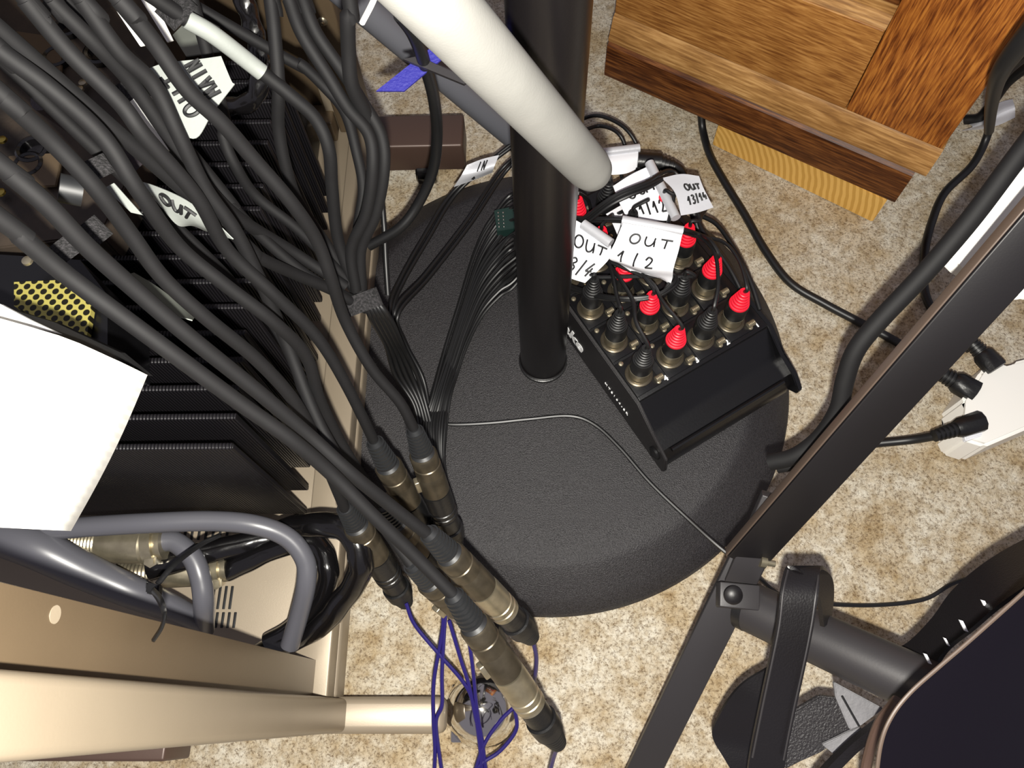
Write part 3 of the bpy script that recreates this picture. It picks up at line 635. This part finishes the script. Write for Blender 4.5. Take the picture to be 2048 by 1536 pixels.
# flags on the big cables
flag('grey cloth tape flag reading MAIN OUT, turned upside down', [[D(290, 140, .347), D(330, 126, .346), D(400, 118, .345), D(442, 112, .345)], [D(318, 200, .346), D(360, 180, .345), D(420, 165, .345), D(462, 160, .345)], [D(352, 262, .347), D(392, 276, .346), D(425, 225, .345), D(469, 168, .345)]],
     [], m='greytape')
sh = Sheet([[D(385, 268, .3425), D(300, 140, .3425)], [D(469, 165, .3425), D(385, 40, .3425)]][::1])
mo = [o for o in bpy.data.objects if o.get('label', '').startswith('grey cloth tape flag reading MAIN')][0]
sh2 = Sheet([[D(478, 190, .343), D(394, 66, .343)], [D(392, 262, .343), D(308, 138, .343)]][::1])
# rows run down the text; u runs along the reading direction (towards the upper left of the photo)
sh3 = Sheet([[D(374, 262, .3448), D(289, 140, .3448)], [D(478, 200, .3448), D(393, 78, .3448)]])
handwrite('handwriting', sh3, [('OUT', .12, .42, .17, .28, .25), ('MAIN', .22, .84, .11, .26, .145)], [c for c in mo.children][0], .0009, swap=None)
flag('curled grey tape flag reading OUT below the jack plug', [[D(268, 360, .375), D(310, 372, .365), D(370, 400, .36), D(430, 445, .365), D(466, 479, .37)], [D(290, 378, .37), D(325, 400, .365), D(365, 425, .365), D(400, 450, .37), D(430, 468, .375)], [D(318, 405, .375), D(335, 430, .37), D(358, 452, .375), D(385, 452, .38), D(410, 462, .385)]],
     [('OUT', .25, .55, .12, .32, .13)], m='greytape', r=.0009)
flag('blank curled flag with a bright edge under the lowest cables', [[D(258, 548, .37), D(290, 585, .36), D(320, 620, .355), D(385, 640, .36)], [D(268, 545, .39), D(310, 570, .385), D(350, 600, .385), D(390, 634, .38)]], [], m='grey')
strip('tape_end', 'pale folded tape end between the second and third fan cables', 'tape', [(208, 376), (228, 366), (285, 430), (262, 425)], .36, 'greytape')
# ---------------------------------------------------------------- hanging connector pairs
def coupled(lab, a, b, scale=1., cord=None, dark=False):
    A = D(*a); Bq = D(*b); ax = (Bq - A); Ln = ax.length; ax.normalize(); k = Ln / .132
    t = thing('coupled_connectors', lab, 'connector pair', Bq, 'hanging coupled connectors')
    lathe('boot', A, ax, [(-.001, .0040), (.002, .0052)] + ribs(.002, .022 * k, .0060, .0080, 7)[:-1] + [(.0235 * k, .0082)], 'boot', t)
    n = 'blackplastic' if dark else 'nickel'
    lathe('female_shell', A, ax, [(.0235 * k, .0085), (.025 * k, .0095), (.031 * k, .0095), (.0315 * k, .0090), (.034 * k, .0090), (.0345 * k, .0096), (.043 * k, .0096), (.0435 * k, .0090), (.046 * k, .0098), (.062 * k, .0098), (.0625 * k, .0092)], 'darknickel', t, 36)
    lathe('male_shell', A, ax, [(.0630 * k, .0098), (.066 * k, .0100), (.080 * k, .0100), (.0805 * k, .0094), (.0825 * k, .0094), (.083 * k, .0100), (.0855 * k, .0100), (.086 * k, .0094), (.0875 * k, .0094), (.088 * k, .0100), (.0905 * k, .0100), (.091 * k, .0094), (.0925 * k, .0098), (.0930 * k, .0088)], n, t, 36)
    lathe('collar', A, ax, [(.0930 * k, .0090), (.1065 * k, .0088), (.107 * k, .0102), (.112 * k, .0102)], 'blackplastic', t, 32)
    lathe('tail_boot', A, ax, [(.112 * k, .0102), (.118 * k, .0096)] + ribs(.118 * k, .132 * k, .0088, .0055, 6), 'darkboot', t, 32)
    sd_ = ax.cross(CAM - A).normalized(); fw = sd_.cross(ax)
    bm = bmesh.new(); add_box(bm, A + ax * .053 * k, ax, sd_, fw, (-.007, .0085, -.003), (.004, .0125, .003), .0008); link('release_latch', bm, 'nickel', t)
    return t
coupled('coupled nickel plugs hanging lowest over the chrome caster', (905, 1188, .425), (1117, 1488, .50))
coupled('coupled nickel plugs resting along the rim of the round base', (855, 1064, .438), (1064, 1276, .53))
coupled('uppermost coupled plugs with bright nickel ring beside the cord bundle', (828, 858, .50), (912, 1092, .60), dark=True)
coupled('coupled plugs left of the uppermost pair', (748, 882, .50), (878, 1110, .62), dark=True)
coupled('coupled plugs hanging in front of the rack rail', (688, 1012, .50), (812, 1206, .59), dark=True)
coupled('coupled plugs mostly hidden beneath the lowest hanging pair', (822, 1128, .47), (1000, 1285, .57))
coupled('coupled plugs half hidden between cables above the rim', (764, 1008, .52), (905, 1200, .61), dark=True)
blue = [
 [(812, 1206, .59), (830, 1250, .61), (878, 1308, .63), (925, 1362, .64), (945, 1402, .64), (958, 1480, .65), (966, 1560, .65)],
 [(880, 1190, .60), (886, 1250, .61), (868, 1360, .63), (867, 1440, .64), (870, 1500, .65), (868, 1560, .65)],
 [(893, 1200, .60), (888, 1270, .61), (884, 1350, .63), (884, 1410, .64), (872, 1450, .65), (886, 1560, .65)],
 [(898, 1240, .60), (922, 1320, .62), (938, 1370, .63), (952, 1440, .64), (966, 1500, .65), (952, 1560, .65)],
 [(938, 1280, .60), (946, 1340, .62), (954, 1420, .64), (964, 1480, .65), (974, 1560, .65)],
 [(1064, 1276, .53), (1073, 1320, .55), (1064, 1372, .58), (1030, 1412, .61), (1000, 1442, .62), (968, 1490, .64), (945, 1560, .65)],
 [(1030, 1420, .58), (1032, 1460, .60), (1000, 1502, .63), (962, 1528, .65), (940, 1560, .65)],
 [(1117, 1488, .50), (1106, 1520, .52), (1094, 1570, .54)]]
bl = ['leading down from the plugs in front of the rail', 'leftmost of the tangle over the front foot', 'second from the left in the tangle', 'slanting across the tangle to the caster', 'straight through the middle over the caster', 'curving from the rim-side coupled plugs', 'looping round below the caster cap', 'leaving the lowest coupled plugs at the bottom edge']
for q, l in zip(blue, bl):
    o = tube('blue_cable', [D(p[0], p[1], min(p[2], .575), .052 if p[0] < 1035 and 1300 < p[1] else .004) for p in q], .0015, 'bluecord', None, 8); tag(o, 'thin dark blue cord ' + l, 'cable', 'thin dark blue cords')
o = tube('thin_cable', [P(862, 842, .046), P(905, 849, .0465), P(980, 846, .0465), (P(1060, 838, .0465)), P(1140, 832, .0465), P(1190, 850, .0465), P(1240, 896, .046), P(1300, 965, .045), P(1370, 1032, .046), P(1440, 1095, .050), P(1500, 1140, .048), P(1570, 1195, .03), P(1660, 1208, .012), P(1760, 1210, .006), P(1850, 1198, .006), P(1910, 1165, .006), P(1990, 1145, .006), P(2060, 1120, .006)], .0018, 'cord', None, 8)
tag(o, 'long thin grey-black cable snaking across the round base and onto the carpet', 'cable')
# ---------------------------------------------------------------- white ribbed panel
rows = []
nn = 34
for i in range(nn + 1):
    t = i / nn; ex, ey = 295 + (142 - 295) * t + 8 * math.sin(t * PI), 750 + (1062 - 750) * t
    sx, sy = -60, 620 + (1052 - 620) * t; rid = .0014 * (1 if i % 2 else -1)
    r_ = []
    for f, dd in ((0, 0), (.5, -.003), (.78, -.001), (.92, .010), (1, .030)):
        px = sx + (ex - sx) * f; py = sy + (ey - sy) * (f ** 1.35 if t < .5 else f); r_.append(D(px, py, .300 + dd + rid + .02 * t))
    rows.append(r_)
bm = bmesh.new(); g_ = [cr(r, 3) for r in rows]; nv = R @ V((-.9, .1, -1)) * .02
A = [[bm.verts.new(p) for p in r] for r in g_]; Bb = [[bm.verts.new(p + nv) for p in r] for r in g_]
for i in range(len(A) - 1):
    for j in range(len(A[0]) - 1):
        bm.faces.new((A[i][j], A[i][j + 1], A[i + 1][j + 1], A[i + 1][j])); bm.faces.new((Bb[i][j], Bb[i + 1][j], Bb[i + 1][j + 1], Bb[i][j + 1]))
    for j in (0, len(A[0]) - 1): bm.faces.new((A[i][j], A[i + 1][j], Bb[i + 1][j], Bb[i][j]))
for j in range(len(A[0]) - 1):
    for i in (0, len(A) - 1): bm.faces.new((A[i][j], A[i][j + 1], Bb[i][j + 1], Bb[i][j]))
o = link('ribbed_panel', bm, 'whiteplastic', angle=20); tag(o, 'glaring white ribbed plastic panel at the left edge', 'panel')
o = prism('panel_sheet', [D(-60, 600, .315), D(0, 612, .315), D(110, 645, .315), D(240, 705, .315), D(298, 752, .335), D(200, 730, .335), D(-60, 660, .335)], R @ V((0, 0, -1)) * .004, 'darkboot'); tag(o, 'thin dark strip edging the top of the white ribbed panel', 'strip')
o = prism('white_edge', [D(-60, 596, .313), D(0, 608, .313), D(60, 640, .313), D(120, 668, .313), D(40, 648, .313), D(-60, 625, .313)], R @ V((0, 0, -1)) * .002, 'whiteplastic'); tag(o, 'narrow white sliver above the dark strip at the left edge', 'strip')
# ---------------------------------------------------------------- multicore connectors and sleeves, lower left
def cyl(name, a, b, r, m, par, prof=None, seg=32):
    a, b = V(a), V(b); L_ = (b - a).length
    return lathe(name, a, b - a, prof(L_) if prof else [(0, r), (L_, r)], m, par, seg)
def multi(lab, a, b, c, r):
    A, Bq, Cq = P(*a), P(*b), P(*c); t = thing('multicore_connector', lab, 'connector', A)
    cyl('knurled_ring', A, A.lerp(Bq, .42), r, 'nickel', t, lambda L: [(L * i / 20, r * (1 if i % 2 else .95)) for i in range(21)])
    cyl('shell', A.lerp(Bq, .43), Bq, r, 'nickel', t, lambda L: [(0, r * 1.04), (L * .1, r * 1.05), (L * .95, r * 1.05), (L, r * .95)])
    cyl('clamp', Bq, Cq, r, 'nickel', t, lambda L: [(0, r * 1.12), (L * .6, r * 1.12), (L * .62, r * .9), (L, r * .9)])
    m_ = Bq.lerp(Cq, .4); d = (Cq - Bq).normalized(); side = V((d.y, -d.x, 0)).normalized()
    if side.y > 0: side = -side
    lathe('clamp_screw', m_ + side * r * .9 + Z * r * .2, (side * .4 + Z).normalized(), [(0, .0050), (.003, .0050), (.0032, .0036), (.005, .0036), (.0052, .001)], 'nickel', t, 6)
    return t
multi('upper bright nickel multicore connector with knurled ring', (138, 1086, .17), (296, 1090, .17), (330, 1086, .17), .0125)
multi('lower nickel multicore connector with clamp and screw', (240, 1150, .14), (424, 1140, .14), (458, 1136, .14), .0105)
o = tube('cable', [P(322, 1082, .17), P(352, 1085, .168), P(385, 1115, .165), P(402, 1160, .16), P(408, 1210, .15), P(408, 1260, .12)], .0072, 'greycable', None, 16); tag(o, 'short grey cable bending down from the upper nickel connector', 'cable')
o = tube('cable', [P(-40, 1052, .20), P(60, 1090, .20), P(160, 1138, .185), P(260, 1182, .17), P(340, 1215, .15), P(400, 1245, .13)], .0150, 'greycable', None, 18, r2=.008); tag(o, 'fattest grey cable sloping down behind the brown post', 'cable')
o = tube('cable', [P(80, 1062, .20), P(180, 1053, .20), P(300, 1046, .20), P(420, 1042, .195), P(510, 1050, .19), P(575, 1075, .18), P(610, 1120, .17), P(612, 1170, .16), P(598, 1230, .14), P(580, 1290, .12)], .0068, 'greycable', None, 18); tag(o, 'smooth grey cable arching round the nickel connectors', 'cable')
lum = lambda i, k: 1 + .09 * math.sin(i * .30 + 1.2 * math.sin(k * .35)) + .03 * math.sin(i * .7 + k * .35)
for lab, pts, r in [
    ('outer glossy crinkled black sleeve loop crossing the rack rail', [(520, 1090, .13), (570, 1062, .15), (625, 1048, .17), (680, 1056, .18), (716, 1090, .18), (720, 1135, .17), (695, 1190, .15), (655, 1235, .13), (600, 1275, .11), (520, 1310, .09)], .0086),
    ('inner glossy crinkled black sleeve loop', [(455, 1140, .14), (510, 1118, .145), (570, 1090, .15), (620, 1085, .15), (650, 1110, .15), (655, 1150, .145), (640, 1200, .13), (600, 1245, .115), (540, 1285, .10)], .0076),
    ('glossy black sleeve leading out of the lower nickel connector', [(300, 1135, .155), (370, 1118, .155), (440, 1098, .15), (510, 1085, .145), (575, 1068, .14), (600, 1050, .13)], .0085)]:
    o = tube('sleeve', [P(*p) for p in pts], r, 'gloss', None, 18, 10, lump=lum); tag(o, lab, 'cable sleeve')
def onx(px, py, x):
    d = ray(px, py); return CAM + d * (x / d.x)
t = thing('zip_tie', 'black zip tie with curled tail over the grey cable', 'cable tie', P(308, 1176, .22))
prism('head', [P(292, 1165, .225), P(318, 1168, .225), P(316, 1190, .225), P(290, 1186, .225)], (0, 0, -.006), 'blackplastic', t, .0008)
tube('strap', [P(440, 1070, .19), P(400, 1090, .20), P(350, 1128, .215), P(315, 1168, .222)], .0018, 'blackplastic', t, 8, flat=.4)
tube('tail', [P(305, 1180, .222), onx(320, 1200, -.172), onx(329, 1230, -.162), onx(323, 1257, -.161), onx(306, 1283, -.163)], .0019, 'blackplastic', t, 8, flat=.4)
# ---------------------------------------------------------------- foam tube, grey tube, strap, right side stand
fb = D(1193, 352, .385); fa = fb + (D(800, -75, .205) - fb) * 1.35; L_ = (fb - fa).length
o = lathe('foam_tube', fa, fb - fa, [(0, .0112), (L_ - .016, .0108), (L_ - .008, .0100), (L_ - .003, .0082), (L_, .0055), (L_ + .0018, .0020), (L_ + .002, .0001)], 'foam', None, 48)
tag(o, 'pale grey foam-covered tube reaching in from the top in front of the pole', 'foam tube')
o = tube('white_string', [D(758, -30, .30), D(745, 5, .31), D(724, 46, .32)], .0012, 'whiteplastic', None, 8); tag(o, 'short white string at the top left of the foam tube', 'string')
t = thing('grey_tube', 'grey painted tube slanting behind the pole under the foam tube', 'tube', P(1030, 290, .08))
a, b = P(640, -60, .30), P(1060, 300, .07); cyl('pole', a, b, .0125, 'greytube', t)
cyl('end_cap', b.lerp(a, .09), b, .0132, 'blackplastic', t)
o = prism('blue_strap', [D(752, 182, .47), D(866, 92, .47), D(884, 118, .47), D(808, 182, .47)], R @ V((0, 0, -1)) * .0015, 'blue'); tag(o, 'dark blue webbing strap crossing the grey tube', 'strap')
o = prism('grey_flat_bar', [D(806, 118, .465), D(838, 112, .465), D(938, 160, .465), D(928, 168, .465)], R @ V((0, 0, -1)) * .003, 'stand'); tag(o, 'dark flat strip beside the blue strap below the foam tube', 'strip')
# circuit bit near the pole
t = thing('terminal_block', 'small green terminal block with two rows of silver pins left of the pole', 'terminal block', P(1010, 440, .06))
prism('board', [P(988, 420, .075), P(1026, 412, .075), P(1036, 455, .075), P(994, 462, .075)], (0, 0, -.012), 'green', t, .0006)
for i in range(5):
    for j in range(2): lathe('pin', P(996 + 10 * j + .5 * i, 426 + 7 * i, .0755), Z, [(0, .0009), (.001, .0009), (.0014, .0003)], 'chrome', t, 8)
st2 = thing('folding_stand', 'folding black metal stand with flat legs and a thick round crossbar', 'stand', P(1475, 1190, 0))
def flatbar(name, a, b, wpx, m, th, par=st2, bev=.0008, up=None):
    a, b = V(a), V(b); d = (b - a).normalized(); fw = (up if up else (CAM - a.lerp(b, .5))).normalized(); s = d.cross(fw).normalized(); fw = s.cross(d)
    bm = bmesh.new(); add_box(bm, a, d, s, fw, (0, -wpx / 2, -th), ((b - a).length, wpx / 2, 0), bev); return link(name, bm, m, par)
flatbar('upper_leg', D(1490, 1128, .515), D(2156, 386, .335), .0250, 'pedal', .008, up=V((.25, .05, 1)))
o = flatbar('leg_lit_edge', D(1490, 1128, .515) , D(2156, 386, .335), .0012, 'binding', .008, up=V((.25, .05, 1)))
# edge strip, light on the leg side painted in tan, shifted left
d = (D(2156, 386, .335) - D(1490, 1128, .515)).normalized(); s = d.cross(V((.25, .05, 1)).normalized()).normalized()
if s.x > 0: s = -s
o.location = s * .0137; o['label'] = 'tan strip painted as the lit side of the leg'
flatbar('lower_leg', D(1505, 1105, .515), D(1275, 1570, .58), .0240, 'stand', .006, up=V((0, -.15, 1)))
flatbar('inner_channel', D(1556, 1000, .492), D(1478, 1175, .52), .0200, 'stand', .008, up=V((0, -.1, 1)))
flatbar('bracket', D(1440, 1188, .505), D(1520, 1196, .505), .0160, 'stand', .010, up=V((0, -.1, 1)))
lathe('bolt', D(1466, 1190, .500), R @ V((-.05, .05, 1)), [(0, .0062), (.0015, .0060), (.003, .0045), (.0038, .0020), (.0040, .0001)], 'pedal', st2, 24)
lathe('wing_nut', D(1520, 1122, .51), R @ V((1, -.2, 0)), [(0, .004), (.004, .004), (.0045, .0022), (.010, .0022)], 'nickel', st2, 12)
a, b = D(1492, 1210, .525), D(1905, 1400, .44)
cyl('crossbar', a, b, .0165, 'stand', st2); cyl('end_cap', a + (a - b).normalized() * .002, a + (b - a).normalized() * .004, .0168, 'blackplastic', st2)
for lab, pts, r in [
    ('thick black cable draped along the flat stand leg', [(2110, 215, .40), (2030, 320, .41), (1940, 440, .425), (1850, 545, .44), (1760, 640, .455), (1712, 700, .465), (1690, 760, .475), (1676, 820, .485), (1640, 875, .495), (1590, 912, .505), (1540, 925, .515)], .0056),
    ('second black cable tucked beside the thick one on the stand leg', [(1700, 800, .49), (1690, 850, .495), (1650, 895, .50), (1600, 925, .507), (1555, 935, .515)], .0040)]:
    o = tube('cable', [D(*p) for p in pts], r, 'cable', None, 16); tag(o, lab, 'cable')
cw = [('black cable running over the carpet from under the cabinet to the stand leg', [(1402, 225, .02), (1406, 262, .006), (1420, 310, .0055), (1450, 365, .0055), (1490, 430, .0055), (1530, 500, .0055), (1580, 565, .0055), (1650, 608, .0055), (1720, 645, .0055), (1790, 682, .0055), (1850, 722, .0055), (1900, 752, .008)], .0042),
      ('black cable hanging beside the cabinet and curving across the carpet', [(2080, 90, .20), (2010, 150, .12), (1982, 215, .06), (1975, 270, .02), (1945, 330, .0055), (1890, 385, .0055), (1865, 440, .0055), (1850, 500, .0055), (1848, 570, .0055), (1860, 612, .0055), (1885, 650, .0055), (1940, 700, .012)], .0042),
      ('black cable end tucked behind the cabinet corner', [(2090, 110, .14), (2020, 160, .09), (1985, 205, .05), (1960, 235, .03), (1930, 240, .02)], .0050)]
for lab, pts, r in cw:
    o = tube('cable', [P(*p) for p in pts], r, 'cord', None, 12); tag(o, lab, 'cable')
o = tube('dark_cable', [D(2100, 20, .44), D(2035, 95, .47), D(1998, 150, .50), D(1984, 205, .55), D(1978, 262, .60)], .0075, 'darkboot', None, 14, r2=.0035); tag(o, 'thick dark lead hanging past the cabinet edge at the upper right', 'cable')
sh = Sheet([rp(.015, (1935, 245), (1965, 225), (2000, 205), (2025, 198)), rp(.030, (1945, 255), (1980, 240), (2005, 225), (2030, 215)), rp(.010, (1925, 262), (1965, 258), (1998, 250), (2030, 235))])
o = sh.mesh('paper_tag', 'paper', None, .0006); tag(o, 'crumpled white tag on the carpet behind the cabinet corner', 'tag')
# power strip
t = thing('power_strip', 'white multi-way power socket lying on the carpet at the right edge', 'power strip', P(2000, 820, 0))
prism('body', [P(1990, 716, .045), P(1962, 742, .045), P(1924, 800, .045), P(1938, 828, .045), P(1916, 852, .045), P(1930, 880, .045), P(1972, 893, .045), P(2120, 830, .045), P(2120, 700, .045), P(2030, 722, .045), P(2015, 742, .045)], (0, 0, -.044), 'whiteplastic', t, .003)
prism('socket_well', [P(1922, 838, .048), P(1962, 822, .048), P(1966, 870, .048), P(1932, 882, .048)], (0, 0, -.006), 'paper', t, .001)
for lab, a, b, r, cord in [('black moulded plug entering the white power strip from above', (1938, 680, .045), (1992, 738, .045), .0098, [(1938, 680, .045), (1918, 655, .035), (1890, 630, .015)]),
                     ('black flat plug entering the middle of the white power strip', (1872, 742, .042), (1950, 785, .042), .0105, [(1872, 742, .042), (1850, 722, .035), (1830, 705, .03)]),
                     ('black ribbed plug in the front well of the white power strip', (1868, 872, .050), (1962, 842, .052), .0090, [(1870, 872, .045), (1820, 880, .03), (1760, 886, .02), (1700, 893, .012), (1640, 905, .012)])]:
    A, Bq = P(*a), P(*b); L_ = (Bq - A).length; t = thing('power_plug', lab, 'plug', A)
    lathe('boot', A, Bq - A, ribs(0, L_ * .45, r * .6, r * .78, 5), 'darkboot', t, 24)
    lathe('body', A, Bq - A, [(L_ * .45, r * .8), (L_ * .55, r), (L_, r * 1.05), (L_ * 1.02, r * .8)], 'blackplastic', t, 10)
    tube('cord', [P(*p) for p in cord], .0040, 'cord', t, 12)
prs = thing('white_panel', 'bright white plastic panel tucked behind the upper flat stand leg', 'panel', D(2010, 500, .44))
prism('channel', [D(1892, 512, .450), D(1950, 432, .445), D(2060, 312, .430), D(2140, 270, .420), D(2140, 560, .420), D(2060, 600, .430), D(2020, 590, .440), D(1925, 545, .450)], R @ V((0, 0, -1)) * .012, 'whiteplastic', prs, .002)
# ---------------------------------------------------------------- guitar and strap, lower right
g = thing('guitar', 'glossy black guitar body leaning in at the lower right corner', 'guitar', D(2000, 1500, .40))
out = [(2140, 1105), (2048, 1188), (1943, 1282), (1880, 1336), (1822, 1388), (1785, 1436), (1764, 1490), (1752, 1580), (1820, 1760), (2300, 1700), (2300, 1150)]
nv = R @ V((.75, -.45, -.8))
bm = bmesh.new(); pts = cr([D(x, y, .335) for x, y in out[:9]], 5) + [D(x, y, .335) for x, y in out[9:]]
A = [bm.verts.new(p) for p in pts]; Bb = [bm.verts.new(p + nv * .045) for p in pts]; n = len(A)
top = bm.faces.new(A); bm.faces.new(Bb[::-1])
for i in range(n): bm.faces.new((A[i], Bb[i], Bb[(i + 1) % n], A[(i + 1) % n]))
bmesh.ops.bevel(bm, geom=list(top.edges), offset=.004, segments=3, affect='EDGES')
link('body', bm, 'guitar', g, angle=50)
tube('binding', [D(x - 2, y - 2, .3345) for x, y in out[:8]], .0009, 'binding', g, 8)
def ribbon(name, edges, m, par=None, th=.0025, n=7):
    """edges: (left point, right point) pairs -> band of real thickness"""
    a = cr([e[0] for e in edges], n); b = cr([e[1] for e in edges], n); bm = bmesh.new(); rg = []
    for i in range(len(a)):
        t = a[min(i + 1, len(a) - 1)] - a[max(i - 1, 0)]; nn_ = t.cross(b[i] - a[i]).normalized() * th
        rg.append([bm.verts.new(a[i]), bm.verts.new(b[i]), bm.verts.new(b[i] + nn_), bm.verts.new(a[i] + nn_)])
    for i in range(len(rg) - 1):
        for k in range(4): bm.faces.new((rg[i][k], rg[i][(k + 1) % 4], rg[i + 1][(k + 1) % 4], rg[i + 1][k]))
    bm.faces.new(rg[0][::-1]); bm.faces.new(rg[-1]); return link(name, bm, m, par, angle=40)
sp = thing('guitar_strap', 'black leather guitar strap looped over the round crossbar of the stand', 'strap', P(1560, 1500, .1))
e = lambda l, r, dl, dr=None: (D(*l, dl), D(*r, dr or dl))
ribbon('band', [e((1655, 1240), (1640, 1252), .500, .470), e((1660, 1190), (1630, 1190), .495, .455), e((1658, 1150), (1600, 1142), .478, .448), e((1642, 1132), (1572, 1134), .455, .450), e((1638, 1180), (1562, 1180), .44), e((1628, 1250), (1554, 1250), .438), e((1612, 1330), (1538, 1330), .44), e((1592, 1420), (1520, 1415), .445), e((1572, 1520), (1500, 1515), .45), e((1560, 1600), (1490, 1600), .455)], 'leather', sp)
for dx0, dx1 in ((4, 0),):
    tube('stitching', [D(1576, 1140, .447), D(1567, 1180, .4375), D(1559, 1250, .4355), D(1543, 1330, .4375), D(1525, 1415, .4425), D(1505, 1515, .4475)], .0006, 'stand', sp, 6)
    tube('stitching', [D(1638, 1138, .452), D(1633, 1180, .4375), D(1623, 1250, .4355), D(1607, 1330, .4375), D(1587, 1420, .4425), D(1567, 1520, .4475)], .0006, 'stand', sp, 6)
ribbon('lower_turn', [e((1548, 1325), (1560, 1360), .50), e((1480, 1368), (1530, 1400), .50), e((1438, 1425), (1512, 1440), .505), e((1424, 1470), (1520, 1490), .51), e((1450, 1520), (1540, 1530), .51), e((1500, 1600), (1590, 1600), .51)], 'leather', sp)
prism('grained_pad', [D(1575, 1430, .49), D(1640, 1392, .49), D(1700, 1400, .49), D(1705, 1465, .49), D(1640, 1505, .49), D(1570, 1540, .49)], R @ V((0, 0, -1)) * .004, 'grain', sp, .001)
prism('suede_end', [D(1668, 1364, .478), D(1768, 1418, .478), D(1722, 1452, .478), D(1700, 1460, .478), D(1672, 1395, .478)], R @ V((0, 0, -1)) * .003, 'suede', sp, .0006)['label'] = 'grey suede strap end'
prism('suede_end', [D(1645, 1490, .478), D(1705, 1462, .478), D(1722, 1456, .478), D(1735, 1466, .478), D(1672, 1512, .478)], R @ V((0, 0, -1)) * .003, 'suede', sp, .0006)
tube('stitching', [D(1684, 1392, .4765), D(1702, 1424, .4765), D(1718, 1452, .4765)], .0007, 'ink', sp, 6)
ribbon('tail_band', [e((2100, 1060), (2100, 1150), .46, .42), e((1990, 1120), (2010, 1210), .465, .43), e((1915, 1180), (1950, 1260), .47, .44), e((1870, 1240), (1900, 1300), .475, .45), e((1820, 1290), (1868, 1345), .48, .45), e((1775, 1310), (1835, 1370), .485, .455)], 'leather', sp)
for x, y, a_ in ((1972, 1212, 1), (1928, 1252, 1), (1894, 1284, .7), (1856, 1318, .9)):
    lz = [D(x - 9 * a_, y - 12 * a_, .44), D(x - 2, y - 10 * a_, .44), D(x + 9 * a_, y + 12 * a_, .44), D(x + 2, y + 10 * a_, .44)]
    prism('slot_hole', lz, R @ V((0, 0, -1)) * .0012, 'paper', sp)
ribbon('edge_band', [e((1800, 1400), (1812, 1412), .43), e((1770, 1422), (1782, 1438), .445), e((1700, 1476), (1712, 1492), .455), e((1640, 1535), (1655, 1550), .46), e((1600, 1590), (1615, 1605), .46)], 'leather', sp, th=.006)
for lab, pts in [('tan piping arc left of the guitar body at the bottom edge', [(1795, 1400, .42), (1758, 1450, .43), (1735, 1520, .44), (1728, 1580, .44)])]:
    o = tube('piping', [D(*p) for p in pts], .003, 'darkbrown', None, 10); tag(o, lab, 'piping')
